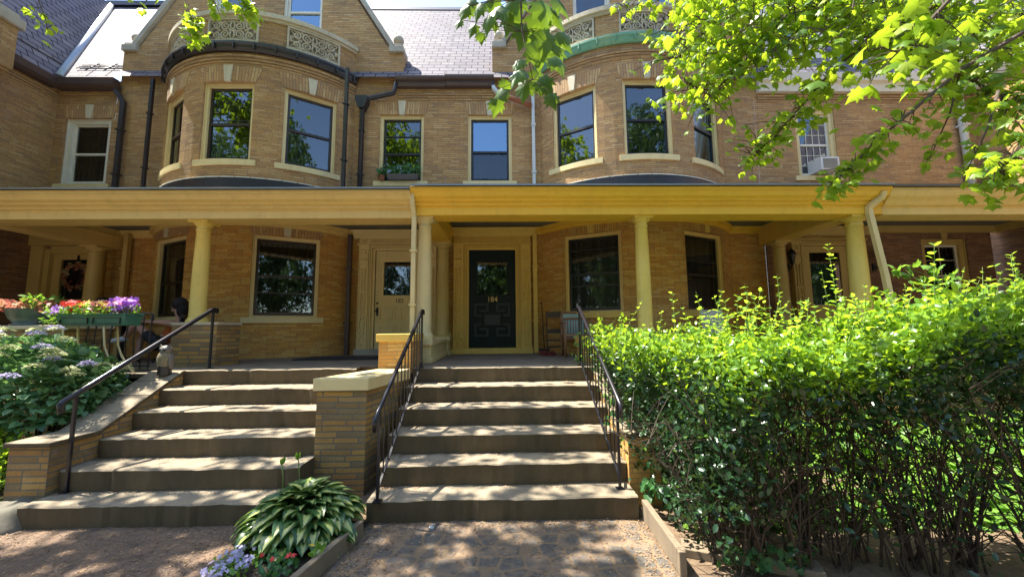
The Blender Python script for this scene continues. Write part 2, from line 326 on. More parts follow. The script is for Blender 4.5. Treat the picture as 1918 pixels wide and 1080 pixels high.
def leaf_tpl(kind):
    if kind == 'maple':
        a = [(0,0), (.14,.02), (.42,.0), (.34,.16), (.52,.34), (.36,.38), (.42,.62), (.24,.54), (.16,.70), (.10,.78), (0,1.0)]
        pts = a+[(-x, y) for x, y in a[-2:0:-1]]
        v = [(x, y, -.38*abs(x)-.22*y*y) for x, y in pts]+[(0, .38, .03)]
        c = len(pts); f = [(i, (i+1) % c, c) for i in range(c)]
        return np.array(v), f, [(x+.5, y) for x, y in pts]+[(.5, .38)]
    if kind == 'oval':
        v = [(0,0,0), (.26,.3,.07), (.24,.68,.05), (0,1,-.06), (-.24,.68,.05), (-.26,.3,.07), (0,.35,0), (0,.7,0)]
        f = [(0,1,6), (1,2,7,6), (2,3,7), (3,4,7), (4,5,6,7), (5,0,6)]
        return np.array(v), f, [(x+.5, y) for x, y, z in v]
    if kind == 'heart':
        v = [(0,0,0), (.3,-.06,.05), (.44,.22,.06), (.32,.62,.02), (0,1,-.14), (-.32,.62,.02), (-.44,.22,.06), (-.3,-.06,.05), (0,.35,-.03)]
        f = [(i, (i+1) % 8, 8) for i in range(8)]
        return np.array(v), f, [(x+.5, y) for x, y, z in v]
    if kind == 'hosta':
        v = []; f = []; uv = []
        n = 7
        for i in range(n+1):
            t = i/n; w_ = .40*math.sin(PI*min(1, t**.8))**.75*(1-.15*t); z = .20*math.sin(PI*t*.72)-.62*t*t*.7
            for k, sx in enumerate((-1, -.5, 0, .5, 1)):
                v.append((sx*w_, t, z+abs(sx)*w_*.32)); uv.append((sx*.5+.5, t))
        for i in range(n):
            for k in range(4): a = i*5+k; f.append((a, a+1, a+6, a+5))
        return np.array(v), f, uv
    if kind == 'chip':
        return np.array([(-.3,0,0), (.3,.05,.08), (.22,.9,0), (-.25,1,.12)]), [(0,1,2,3)], [(0,0)]*4
    if kind == 'clump':
        v = []; f = []; rr = random.Random(3)
        for k in range(5):
            a = 2*PI*k/5+rr.random(); b = len(v)
            d = np.array((math.cos(a), math.sin(a), .4*rr.uniform(-1, 1))); s_ = np.array((-math.sin(a), math.cos(a), .3))
            v += [tuple(d*.1), tuple(d*.5+s_*.26), tuple(d*1.0), tuple(d*.5-s_*.26)]; f.append((b, b+1, b+2, b+3))
        return np.array(v), f, [(0,0)]*len(v)
def unit(a): return a/np.maximum(1e-9, np.linalg.norm(a, axis=1, keepdims=True))
def scatter(name, kind, P, D, Nn, S, mat, parent=None, rnd=None, smooth=True):
    """one mesh of many leaves: base points P, growing directions D, face normals Nn, sizes S"""
    tv, tf, tuv = leaf_tpl(kind); P = np.asarray(P, float); N = len(P)
    D = unit(np.asarray(D, float)); X = unit(np.cross(D, np.asarray(Nn, float))); Z = np.cross(X, D); S = np.asarray(S, float).reshape(-1, 1, 1)
    V = (tv[None, :, 0, None]*X[:, None, :]+tv[None, :, 1, None]*D[:, None, :]+tv[None, :, 2, None]*Z[:, None, :])*S+P[:, None, :]
    nv = len(tv); me = bpy.data.meshes.new(name); me.vertices.add(N*nv); me.vertices.foreach_set('co', V.reshape(-1))
    lt = np.array([len(f) for f in tf]); li = np.concatenate([np.array(f) for f in tf]); L = len(li); NF = len(tf)
    me.loops.add(N*L); me.polygons.add(N*NF)
    me.loops.foreach_set('vertex_index', (li[None, :]+nv*np.arange(N)[:, None]).reshape(-1).astype(np.int32))
    starts = np.concatenate([[0], np.cumsum(lt)[:-1]]); me.polygons.foreach_set('loop_start', (starts[None, :]+L*np.arange(N)[:, None]).reshape(-1).astype(np.int32))
    me.polygons.foreach_set('loop_total', np.tile(lt, N).astype(np.int32))
    me.polygons.foreach_set('use_smooth', np.full(N*NF, smooth))
    uvl = me.uv_layers.new(name='UVMap'); uvs = np.array([tuv[i] for i in li]); uvl.data.foreach_set('uv', np.tile(uvs, (N, 1)).reshape(-1))
    me.update(calc_edges=True)
    at_ = me.attributes.new('rnd', 'FLOAT', 'FACE'); r = RNG.random(N) if rnd is None else np.clip(rnd, 0, 1); at_.data.foreach_set('value', np.repeat(r, NF))
    me.materials.append(M[mat]); me.validate(); o = bpy.data.objects.new(name, me); link(o)
    if parent is not None: o.parent = parent; o.location = -wloc(parent)
    return o
def rvec(n): return unit(RNG.normal(size=(n, 3)))

# ------------------------------------------------------------------ house building
YW = 7.95; BR = 2.5; BCY = 9.45
def flat(u, z, d): return Vector((u, YW+d, z))
def bow(cx):
    return lambda u, z, d: Vector((cx+(BR-d)*math.sin(u/BR), BCY-(BR-d)*math.cos(u/BR), z))
def sideS(x, sgn):        # side wall facing +x (sgn 1) or -x (sgn -1); u runs along y
    return lambda u, z, d: Vector((x-sgn*d, u, z))
def tangent(S, uc, half):   # flat local frame through the window's centre
    a, b = S(uc-half, 0, 0), S(uc+half, 0, 0); c = (a+b)/2; t = (b-a).normalized(); n = Vector((-t.y, t.x, 0))
    return lambda u, z, d: Vector((c.x+t.x*u+n.x*d, c.y+t.y*u+n.y*d, z))
def wall(S, u0, u1, z0, z1, holes, du=99, dep=.16, flip=False):
    b = MB(); us = {u0, u1}; zs = {z0, z1}
    for h in holes: us |= {h[0], h[1]}; zs |= {h[2], h[3]}
    k = max(1, int((u1-u0)/du)); us |= {u0+(u1-u0)*i/k for i in range(k+1)}
    us = sorted(us); zs = sorted(zs)
    def q(p, uv): b.face(p[::-1] if flip else p, uv[::-1] if flip else uv)
    for a, c in zip(us, us[1:]):
        if c-a < 1e-6: continue
        for e, f in zip(zs, zs[1:]):
            um, zm = (a+c)/2, (e+f)/2
            if any(h[0] < um < h[1] and h[2] < zm < h[3] for h in holes): continue
            q([S(a,e,0), S(c,e,0), S(c,f,0), S(a,f,0)], [(a,e), (c,e), (c,f), (a,f)])
        for h in holes:
            if h[0]-1e-6 < a and c < h[1]+1e-6:
                q([S(a,h[3],0), S(c,h[3],0), S(c,h[3],dep), S(a,h[3],dep)], [(a,0), (c,0), (c,dep), (a,dep)])
                q([S(a,h[2],dep), S(c,h[2],dep), S(c,h[2],0), S(a,h[2],0)], [(a,0), (c,0), (c,dep), (a,dep)])
    for h in holes:
        q([S(h[0],h[2],dep), S(h[0],h[2],0), S(h[0],h[3],0), S(h[0],h[3],dep)], [(dep,h[2]), (0,h[2]), (0,h[3]), (dep,h[3])])
        q([S(h[1],h[2],0), S(h[1],h[2],dep), S(h[1],h[3],dep), S(h[1],h[3],0)], [(0,h[2]), (dep,h[2]), (dep,h[3]), (0,h[3])])
    return b
def window(house, S, uc, half, z0, z1, casing='cream_pale', sash='sash', pane='glass', pane2=None, cur='unlit_room', sill='cream_pale', lintel=True, keym='keystone',
           rail=.5, bars=0, cross=None, lead=False, curved=True, cw=.065, over=False, sillh=.105, inner=None, white=False, lint_m='soldier', lint_h=.30):
    T = tangent(S, uc, half); hw = abs((T(1,0,0)-T(0,0,0)).length)*half*0+(S(uc+half,0,0)-S(uc-half,0,0)).length/2
    c = MB(); e = .004
    c.sbox(T, -hw, -hw+cw, z0, z1, .05, .15); c.sbox(T, hw-cw, hw, z0, z1, .05, .15)
    c.sbox(T, -hw+cw, hw-cw, z1-cw, z1, .052, .15); c.sbox(T, -hw+cw, hw-cw, z0, z0+.035, .045, .15)
    for s_ in (-1, 1): c.sbox(T, min(s_*hw, s_*(hw-.022)), max(s_*hw, s_*(hw-.022)), z0, z1, .03, .049)
    w_ = c.build('window', casing, house)
    a, b_, y0, y1 = -hw+cw, hw-cw, z0+.035, z1-cw; zm = y0+(y1-y0)*rail; sw = .045
    k = MB(); k.sbox(T, a, a+sw, y0, y1, .10, .14); k.sbox(T, b_-sw, b_, y0, y1, .10, .14); k.sbox(T, a+sw, b_-sw, y1-sw, y1, .102, .14)
    k.sbox(T, a+sw, b_-sw, y0, y0+.065, .102, .14); k.sbox(T, a+sw, b_-sw, zm-.025, zm+.02, .09, .14)
    if cross:
        for zz in cross: k.sbox(T, a+sw, b_-sw, y0+(y1-y0)*zz-.012, y0+(y1-y0)*zz+.012, .095, .14)
    k.build('sash', 'white_trim' if white else sash, w_)
    g = MB(); g.face([T(a+.01,y0+.02,.125), T(b_-.01,y0+.02,.125), T(b_-.01,zm,.125), T(a+.01,zm,.125)])
    
    if pane2: g.build('pane', pane2, w_); g = MB()
    g.face([T(a+.01,zm,.118), T(b_-.01,zm,.118), T(b_-.01,y1-.01,.118), T(a+.01,y1-.01,.118)]); g.build('pane', pane, w_)
    cu = MB(); n = 24
    for i in range(n):
        u0, u1 = a+(b_-a)*i/n, a+(b_-a)*(i+1)/n; d0, d1 = .22+.012*math.sin(i*1.7), .22+.012*math.sin((i+1)*1.7)
        cu.face([T(u0,y0,d0), T(u1,y0,d1), T(u1,y1,d1), T(u0,y1,d0)], [(u0,y0), (u1,y0), (u1,y1), (u0,y1)], True)
    cu.sbox(T, -hw, hw, z0-.05, z1+.05, .30, .32); cu.sbox(T, -hw-.01, -hw, z0-.05, z1+.05, .152, .32); cu.sbox(T, hw, hw+.01, z0-.05, z1+.05, .152, .32); cu.sbox(T, -hw, hw, z1+.0, z1+.01, .152, .30); cu.build('curtain_or_dark', cur, w_)
    if inner:      # a lowered roller blind: (colour, fraction of the height it covers)
        bl = MB(); bl.sbox(T, a+.03, b_-.03, y1-(y1-y0)*inner[1], y1, .16, .165); bl.build('blind', inner[0], w_)
    if bars or lead:
        gb = MB()
        if bars:
            nx, nz = bars
            for i in range(1, nx): u = a+sw+(b_-a-2*sw)*i/nx; gb.sbox(T, u-.006, u+.006, y0+.06, y1-sw, .108, .117)
            for i in range(1, nz): zz = y0+(y1-y0)*i/nz; gb.sbox(T, a+sw, b_-sw, zz-.006, zz+.006, .107, .116)
            gb.build('glazing_bar', 'white_trim', w_)
        else:
            for i in range(5):
                u = a+sw+(b_-a-2*sw)*(i+.5)/5; hh = (b_-a-2*sw)/10
                zc = y1-.42
                gb.tube([T(u-hh, zm+.08, .113), T(u-hh, zc, .113), T(u, y1-.2, .113), T(u+hh, zc, .113), T(u+hh, zm+.08, .113)], .004, 4)
                gb.tube([T(u-hh, zc+.2, .113), T(u, zc-.05, .113), T(u+hh, zc+.2, .113)], .004, 4)
            gb.sbox(T, a+sw, b_-sw, zm+.07, zm+.085, .11, .116); gb.build('leading', 'sash_black', w_)
    n = 8 if curved else 1
    if sill:
        sb = MB(); sb.sbox(S, uc-half-.10, uc+half+.10, z0-sillh, z0-.001, -.035, .14, n); sb.build('sill', sill, w_)
    if lintel:
        lm = MB(); fl_ = .10; kw = .065
        for s_ in (-1, 1):
            for i in range(6):
                f0, f1 = i/6, (i+1)/6
                def uu(f, top): base = kw+(half+.02-kw)*f; return uc+s_*(base+(fl_*f+.01 if top else 0))
                p = [(uu(f0,0), z1+.002), (uu(f1,0), z1+.002), (uu(f1,1), z1+lint_h), (uu(f0,1), z1+lint_h)]
                if s_ < 0: p = [p[1], p[0], p[3], p[2]]
                lm.face([S(u, z, -.008) for u, z in p], [(z, u-fl_*s_*(z-z1)*(abs(u-uc)/half)) for u, z in p])
            e1 = [S(uu(1,0), z1+.002, -.008), S(uu(1,1), z1+lint_h, -.008), S(uu(1,1), z1+lint_h, .0), S(uu(1,0), z1+.002, 0)]; lm.face(e1)
        lm.sbox(S, uc-half-.02, uc+half+.02, z1, z1+.004, -.008, 0, n)
        lm.build('lintel', lint_m, w_)
        ks = MB(); p0, p1 = kw-.012, kw+.02
        ks.hexa([S(uc-p0,z1-.01,-.03), S(uc+p0,z1-.01,-.03), S(uc+p0,z1-.01,.02), S(uc-p0,z1-.01,.02), S(uc-p1,z1+lint_h+.01,-.03), S(uc+p1,z1+lint_h+.01,-.03), S(uc+p1,z1+lint_h+.01,.02), S(uc-p1,z1+lint_h+.01,.02)])
        ks.build('keystone', keym, w_, .004)
    return w_

def column(house, x, y, z0, z1, r0, mat, pedestal=None):
    H = z1-z0; b = MB(); r1 = r0*.83
    prof = [(r0*1.28,.0), (r0*1.32,.02), (r0*1.28,.05), (r0*1.1,.06), (r0*1.1,.075), (r0*1.0,.095), (r0*.995,H*.35), (r0*.95,H*.6), (r1,H-.15), (r1*1.12,H-.145), (r1*1.12,H-.128), (r1,H-.124), (r1*1.0,H-.085), (r1*1.15,H-.075), (r1*1.5,H-.035), (r1*1.5,H-.03)]
    b.lathe(prof, (x, y, z0), 32); o = b.build('column', mat, house)
    a = MB(); s_ = r1*1.62; a.box(x-s_, x+s_, y-s_, y+s_, z1-.032, z1+.003); a.build('capital', mat, o, .006)
    p = MB(); s_ = r0*1.4; p.box(x-s_, x+s_, y-s_, y+s_, z0-.03, z0+.002); p.build('base', mat, o, .006)
    return o

def flower(b, T, u, z, r):
    pass
def surround(house, xc, z0, ztop, mat, hw=.80, dw=.485, dz1=3.30, plinth=True, glassdoor=False, pm='cream'):
    """door case: pilasters with raised ornament, stepped casing, frieze and cornice"""
    b = MB(); y = YW; pw = .21; e0 = dz1+.10
    b.box(xc-hw, xc-hw+pw, y-.09, y+.02, z0+.11, e0); b.box(xc+hw-pw, xc+hw, y-.09, y+.02, z0+.11, e0)
    for s_ in (-1, 1): b.box(*sorted((xc+s_*(dw+.052), xc+s_*(dw+.075))), y-.07, y-.046, z0+.11, dz1+.075); b.box(*sorted((xc+s_*(hw-pw-.001), xc+s_*(hw-pw-.02))), y-.075, y-.046, z0+.11, e0-.03)
    b.box(xc-dw-.052, xc+dw+.052, y-.07, y-.046, dz1+.053, dz1+.075)
    b.box(xc-hw+pw, xc-dw-.05, y-.045, y+.12, z0+.11, e0); b.box(xc+dw+.05, xc+hw-pw, y-.045, y+.12, z0+.11, e0)
    b.box(xc-dw-.05, xc-dw, y-.015, y+.14, z0+.11, dz1+.05); b.box(xc+dw, xc+dw+.05, y-.015, y+.14, z0+.11, dz1+.05)
    b.box(xc-hw+pw, xc+hw-pw, y-.043, y+.12, dz1+.052, e0-.001); b.box(xc-dw, xc+dw, y-.012, y+.14, dz1, dz1+.05)
    b.box(xc-hw-.03, xc+hw+.03, y-.125, y+.02, e0, e0+.03); b.box(xc-hw, xc+hw, y-.085, y+.02, e0+.025, ztop-.17)
    b.prism([(y+.02, ztop-.17), (y-.11, ztop-.17), (y-.13, ztop-.13), (y-.19, ztop-.05), (y-.2, ztop), (y+.02, ztop)], xc-hw-.10, xc+hw+.10)
    n = 34
    for i in range(n):
        u = xc-hw+.24+(2*hw-.48)*(i+.2)/n; b.box(u, u+(2*hw-.48)/n*.5, y-.104, y-.08, e0+.05, ztop-.19)
    o = b.build('door_surround', mat, house, .004)
    for s_ in (-1, 1):
        r = MB(); cx = xc+s_*(hw-pw/2)
        def ring(cz, rr, t=.016, n=14, sx=1): r.tube([(cx+rr*sx*math.cos(2*PI*k/n), y-.097, cz+rr*math.sin(2*PI*k/n)) for k in range(n+1)], t, 6)
        zt = e0-.1
        ring(e0+.10, .045); ring(e0+.10, .02, .008)
        ring(zt-.05, .045, sx=.8); r.box(cx-.06, cx+.06, y-.12, y-.088, zt-.20, zt-.185); r.box(cx-.05, cx+.05, y-.12, y-.088, zt-.22, zt-.21)
        H = zt-z0-.25
        def curve(f0, f1, a0, a1, n=10):
            for q in (-1, 1):
                r.tube([(cx+q*(a0+(a1-a0)*math.sin(PI*k/n)), y-.100, z0+.2+H*(f1+(f0-f1)*k/n)) for k in range(n+1)], .015, 6)
        curve(.58, .82, .045, .025); curve(.42, .55, .028, .048); curve(.30, .40, .05, .02); curve(.14, .29, .018, .055); curve(.04, .13, .05, .022)
        for f in (.57, .41, .295, .135): r.box(cx-.058, cx+.058, y-.125, y-.088, z0+.2+H*f, z0+.2+H*f+.016)
        ring(z0+.2+H*.48, .022); ring(z0+.2+H*.215, .026, .008); ring(z0+.2, .035, sx=.8)
        for q in (-1, 1): r.box(cx+q*.088-.009, cx+q*.088+.009, y-.108, y-.088, z0+.16, zt+.02)
        r.build('carving', mat, o)
    p = MB(); p.box(xc-hw-.03, xc+hw+.03, y-.14, y+.10, z0-.005, z0+.109); p.build('door_sill', mat if plinth else 'stone_grey', o, .004)
    return o
def panel_frame(b, x0, x1, z0, z1, y, t=.022, h=.016):
    b.box(x0, x1, y-h, y, z1-t, z1); b.box(x0, x1, y-h, y, z0, z0+t); b.box(x0, x0+t, y-h+.001, y, z0+t, z1-t); b.box(x1-t, x1, y-h+.001, y, z0+t, z1-t)
def text_mesh(s, size, mat, loc, parent, ext=.006, name='house_number', bold=0.0):
    cu = bpy.data.curves.new('tmp', 'FONT'); cu.body = s; cu.size = size; cu.extrude = ext; cu.align_x = 'CENTER'; cu.offset = bold; cu.resolution_u = 4
    o = bpy.data.objects.new('tmp', cu); link(o); bpy.context.view_layer.update()
    me = bpy.data.meshes.new_from_object(o.evaluated_get(bpy.context.evaluated_depsgraph_get())); bpy.data.objects.remove(o)
    me.transform(Matrix.Translation(loc) @ Matrix.Rotation(PI/2, 4, 'X')); me.materials.clear(); me.materials.append(M[mat])
    q = bpy.data.objects.new(name, me); link(q); q.parent = parent; q.location = -wloc(parent); return q

def roofplane(b, pts, org, du, dv):     # polygon with uv from two in-plane directions
    du = Vector(du).normalized(); dv = Vector(dv).normalized(); org = Vector(org)
    b.face(pts, [((Vector(p)-org).dot(du), (Vector(p)-org).dot(dv)) for p in pts])
EV, RY, RZ = 7.80, 10.5, 11.1; EZ = 7.06
def mainroof(x0, x1, x0t=None, x1t=None, dz=0):
    b = MB(); a = (x0, EV, EZ+dz); c = (x1, EV, EZ+dz); d = (x1t if x1t is not None else x1, RY, RZ+dz); e = (x0t if x0t is not None else x0, RY, RZ+dz)
    roofplane(b, [a, c, d, e], a, (1,0,0), (0, RY-EV, RZ-EZ))
    roofplane(b, [e, d, (d[0], 13.5, 7.1), (e[0], 13.5, 7.1)], e, (1,0,0), (0, 3, -4))
    return b

def scroll_panel(house, S, uc, hw, z0, z1, mat='stone'):
    b = MB(); n = 8; t = .035
    b.sbox(S, uc-hw, uc+hw, z1-t, z1, -.012, .10, n); b.sbox(S, uc-hw, uc+hw, z0, z0+t, -.012, .10, n)
    b.sbox(S, uc-hw, uc-hw+t, z0+t, z1-t, -.012, .10); b.sbox(S, uc+hw-t, uc+hw, z0+t, z1-t, -.012, .10)
    o = b.build('carved_panel', mat, house)
    k = MB(); k.sbox(S, uc-hw+t, uc+hw-t, z0+t, z1-t, .07, .09, n); k.build('panel_backing', 'stone_grey', o)
    s = MB(); zc = (z0+z1)/2; H = (z1-z0)/2-t; W = hw-t; rr = random.Random(5)
    def sp(cu, cz, r, turns, a0, sg):
        pts = []; rad = []; m_ = int(14*turns)
        for i in range(m_+1):
            f = i/m_; a = a0+sg*2*PI*turns*f; q = r*(1-f*.86)
            pts.append(S(uc+cu+q*math.cos(a), zc+cz+q*math.sin(a), .02)); rad.append(.019*(1-.35*f))
        s.tube(pts, rad, 6)
    for q in (-1, 1):
        sg = -q
        for v in (-1, 1):
            sp(q*W*.30, v*H*.42, H*.46, 1.7, PI/2*v+(.6 if q > 0 else 2.5)*0, sg*v)
            sp(q*W*.72, v*H*.48, H*.40, 1.5, PI/2*v, -sg*v)
            sp(q*W*.93, v*H*.12, H*.16, 1.0, 0, sg*v)
            sp(q*W*.52, v*H*.86, H*.15, 1.0, 0, -sg*v)
            s.tube([S(uc+q*W*.02, zc+v*H*.95, .02), S(uc+q*W*.10, zc+v*H*.5, .02), S(uc+q*W*.05, zc, .02)], [.012, .02, .012], 6)
            s.tube([S(uc+q*W*.5, zc+v*H*.1, .02), S(uc+q*W*.62, zc+v*H*.05, .02), S(uc+q*W*.98, zc+v*H*.9, .02)], [.018, .014, .012], 6)
        sp(q*W*.05, 0, H*.2, 1.2, 0, sg)
    for v in (-1, 1): s.tube([S(uc-W, zc+v*H*.95, .02), S(uc-W*.5, zc+v*H*.75, .02), S(uc, zc+v*H*.9, .02), S(uc+W*.5, zc+v*H*.75, .02), S(uc+W, zc+v*H*.95, .02)], .012, 6)
    s.build('scrollwork', mat, o)
    return o

def bay_house(label, xl, xr, cx, xdoor, dz, cfg):
    """one gabled row house: flat wall, bow bay, parapet, gable, porch, roof"""
    h = thing('brick_row_house', label, 'house', ((xl+xr)/2, YW, 0), 'attached brick row houses')
    B = bow(cx); rad = lambda a: R_(a)*BR
    gb = cfg['gbrick']
    # ground floor flat wall, with the door and bow gaps; upper flat wall
    zc = 3.72+cfg['pz']; hw = 2.0
    dh = (xdoor-.485, xdoor+.485, 1.16, 3.30)
    wall(flat, xl, xr, 1.0, zc+.02, [dh, (cx-hw, cx+hw, 1.0, zc+.02)]).build('wall', gb, h)
    upw = [(u-.475, u+.475, 4.79, 6.29) for u in cfg['up']]
    wall(flat, xl, xr, zc+.021, EZ-.02, upw+[(cx-hw, cx+hw, zc+.021, EZ-.02)]).build('wall', 'brick_tan', h)
    # bow walls
    U = rad(53.2); gw = [(rad(a-12.9), rad(a+12.9), 1.9+cfg['gz'], 3.43+cfg['gz']) for a in (-26.8, 26.8)]
    uw = [(rad(a-10.9), rad(a+10.9), 4.83+cfg['uz'], 6.38+cfg['uz']) for a in (-33.6, 0, 33.6)]
    wall(B, -U, U, 1.0, zc+.02, gw, .18).build('bay_wall', gb, h); wall(B, -U, U, zc+.021, 7.0+dz, uw, .18).build('bay_wall', 'brick_tan', h)
    for i, g in enumerate(gw): window(h, B, (g[0]+g[1])/2, (g[1]-g[0])/2, g[2], g[3], **cfg['gwin'][i])
    for i, g in enumerate(uw): window(h, B, (g[0]+g[1])/2, (g[1]-g[0])/2, g[2], g[3], **cfg['uwin'][i])
    for i, g in enumerate(upw): window(h, flat, (g[0]+g[1])/2, .475, g[2], g[3], curved=False, **cfg['fwin'][i])
    # corbel courses
    c = MB()
    for k in range(3): c.sbox(B, -U, U, 6.75+dz*.6+k*.055, 6.75+dz*.6+k*.055+.042, -.014-.016*k, 0, 30)
    c.build('corbel_course', 'brick_tan', h)
    # flashing where the porch roof meets the bow
    f = MB(); f.sbox(B, -U, U, 4.30, 4.475+cfg['uz']*.4, -.03, 0, 30); fo = f.build('flashing', 'dark_metal', h)
    f = MB()
    for i in range(18):
        u = -U+2*U*(i+.04)/18; f.sbox(B, u, u+2*U*.92/18, 4.477+cfg['uz']*.4, 4.492+cfg['uz']*.4, -.038, 0, 3)
    f.build('flashing_edge', 'white_trim', fo)
    # gutter round the bow
    g0 = 6.965+dz; g = MB(); n = 40
    for i in range(n):
        a, b_ = -U+2*U*i/n, -U+2*U*(i+1)/n
        pr = [(-.005, g0), (-.05, g0+.0), (-.09, g0+.05), (-.10, g0+.09), (-.13, g0+.11), (-.13, g0+.15), (.02, g0+.17)]
        for (d0, za), (d1, zb) in zip(pr, pr[1:]): g.face([B(a,za,d0), B(b_,za,d0), B(b_,zb,d1), B(a,zb,d1)], [(a,za), (b_,za), (b_,zb), (a,zb)])
    for i in range(0, n, 3): a = -U+2*U*i/n; g.sbox(B, a, a+.02, g0+.02, g0+.152, -.136, -.05)
    go = g.build('bay_gutter', cfg['gut'], h)
    # deck behind the gutter, parapet with pierced stone panels
    d = MB(); pts = [B(-U+2*U*i/30, g0+.13, -.02) for i in range(31)]
    d.face(pts); d.build('bay_roof', 'lead_metal', h)
    p0 = 7.10+dz; p1 = 7.68+dz*.95; pb = MB()
    segs = [(-53.2, -45), (-22.2, -11.2), (11.2, 22.2), (45, 53.2)]
    for a, b_ in segs: pb = MB(); pb.sbox(B, rad(a), rad(b_), p0+.12, p1, .02, .16, 6); pb.build('parapet', 'brick_tan', h)
    fs = MB()
    for a, b_ in segs: fs.sbox(B, rad(a), rad(b_), p0+.03, p0+.119, .005, .05, 6)
    fs.build('parapet_flashing', 'dark_metal', h)
    for a in (-33.6, 0, 33.6):
        scroll_panel(h, B, rad(a), rad(11.2), p0+.10, p1-.002, cfg['carv'])
        l = MB(); l.sbox(B, rad(a-11.2), rad(a+11.2), p0-.02, p0+.099, -.03, .12, 8); l.build('panel_ledge', cfg['carv'], h)
    cp = MB(); cp.sbox(B, -U, U, p1, p1+.05, -.025, .18, 36); cp.sbox(B, -U, U, p1+.05, p1+.14, -.065, .2, 36); cp.build('coping', 'stone', h)
    # gable
    gz = 7.72+cfg['kz']; hwG = 3.03; s_ = 1.6; zt = gz+s_*(2.78-1.4)
    gwn = [(cx+q*.78-.425, cx+q*.78+.425, 8.0, 9.55) for q in (-1, 1)]
    gm = wall(flat, cx-1.4, cx+1.4, EZ-.02, zt, gwn, dep=.14)
    for q in (-1, 1):
        gm.face([(cx+q*hwG, YW, EZ-.02), (cx+q*1.4, YW, EZ-.02), (cx+q*1.4, YW, zt), (cx+q*2.78, YW, gz), (cx+q*hwG, YW, gz)])
        gm.face([(cx+q*hwG, YW, EZ-.5), (cx+q*hwG, YW+.35, EZ-.5), (cx+q*hwG, YW+.35, gz), (cx+q*hwG, YW, gz)])
    gm.face([(cx-1.4, YW, zt), (cx+1.4, YW, zt), (cx, YW, zt+1.4*s_)]); gm.build('gable', 'brick_tan', h)
    for g_ in gwn: window(h, flat, (g_[0]+g_[1])/2, .425, g_[2], g_[3], casing='white_trim', white=True, sash='white_trim', pane='glass_old' if g_[0] > cx else 'glass', cur='curtain_green', lintel=False, curved=False, cw=.05, sill=None)
    for q in (-1, 1):
        c = MB(); a = Vector((cx+q*2.84, 0, gz-.02)); e = Vector((cx, 0, gz-.02+s_*2.84)); nn = Vector((q*s_, 0, 1)).normalized()*.10
        p = [(a.x, YW-.06, a.z), (a.x, YW+.36, a.z), (e.x, YW+.36, e.z), (e.x, YW-.06, e.z)]
        c.hexa(p+[(x+nn.x, y, z+nn.z) for x, y, z in p]); c.build('gable_coping', 'stone_grey', h, .008)
        k = MB(); kx = cx+q*2.88; k.box(kx-.16, kx+.16, YW-.07, YW+.33, gz+.001, gz+.14); k.box(kx-.13, kx+.13, YW-.04, YW+.30, gz+.14, gz+.2)
        ko = k.build('kneeler', 'stone_grey', h, .01)
        f = MB(); f.lathe([(.09, .2), (.09, .22), (.05, .24), (.045, .28), (.07, .30)], (kx, YW+.13, gz), 16); f.ball((kx, YW+.13, gz+.40), .118); f.build('ball_finial', 'stone_grey', ko)
        # roof behind the gable
        r = MB(); roofplane(r, [(cx+q*2.7, YW+.3, gz-.1), (cx, YW+.3, gz-.1+2.7*s_), (cx, RY+.6, gz-.1+2.7*s_), (cx+q*2.7, RY+.6, gz-.1)], (cx+q*2.7, YW+.3, gz-.1), (0,1,0), (-q, 0, s_)); r.build('gable_roof', 'slate', h)
    # porch
    F0, F1 = cfg['fx']; fz = cfg['pz']; mt = cfg['paint']
    b = MB(); b.prism([(5.50, 3.70+fz), (5.50, 3.65+fz), (5.52, 3.645+fz), (5.56, 3.58+fz), (5.61, 3.55+fz), (5.62, 3.525+fz), (5.66, 3.52+fz), (5.66, 3.47+fz), (5.70, 3.465+fz), (5.70, 3.33+fz), (6.08, 3.33+fz), (6.08, 3.70+fz)][::-1], F0, F1)
    b.build('porch_fascia', mt, h, .003)
    b = MB(); y1, z1 = YW, 4.28+fz
    b.hexa([(F0, 5.46, 3.702+fz), (F1, 5.46, 3.702+fz), (F1, y1, z1), (F0, y1, z1), (F0, 5.46, 3.727+fz), (F1, 5.46, 3.727+fz), (F1, y1, z1+.03), (F0, y1, z1+.03)]); b.build('porch_roof', cfg['roofm'], h)
    b = MB(); b.box(F0+.02, F1-.02, 6.09, YW, zc, zc+.03); b.build('porch_ceiling', 'ceiling', h)
    t = MB(); prof = [(0, 0), (-.03, 0), (-.04, .05), (-.09, .10), (-.10, .14), (0, .14)]
    for (a, b_) in ((xl, cx-hw), (cx+hw, xr)):
        if b_-a > .05: t.prism([(YW+y, zc-.14+z) for y, z in prof], a, b_)
    t.sbox(B, -U, U, zc-.14, zc-.07, -.035, 0, 30); t.sbox(B, -U, U, zc-.07, zc, -.09, 0, 30); t.prism([(6.081, zc-.10), (6.14, zc-.02), (6.14, zc-.0), (6.081, zc)], F0+.3, F1-.3)
    t.build('porch_cornice', mt, h)
    for i, x in enumerate(cfg['beams']):
        t = MB(); t.box(x-.17, x+.17, 6.081, YW-.002, 3.335+fz, zc-.003); t.box(x-.20, x+.20, 6.081, YW-.002, 3.56+fz, 3.60+fz); t.build('porch_beam', mt, h, .004)
    f = MB(); f.box(xl, xr, 5.301, YW+.02, 1.0, 1.158); f.build('porch_floor', 'concrete_floor', h)
    f = MB(); f.box(xl, xr, 5.34, YW, -.02, .999); f.build('porch_base', cfg['base'], h)
    # roof between the gables
    return h

def pipe(h, pts, mat, w_=.04, name='downspout', sq=True, join=True):
    b = MB(); b.tube(pts, w_, 4 if sq else 10)
    if join:
        for f in (.3, .75):
            p = Vector(pts[-2]).lerp(Vector(pts[-1]), f); b.box(p.x-w_*1.15, p.x+w_*1.15, p.y-w_*1.15, p.y+w_*1.1, p.z, p.z+.03)
    return b.build(name, mat, h)

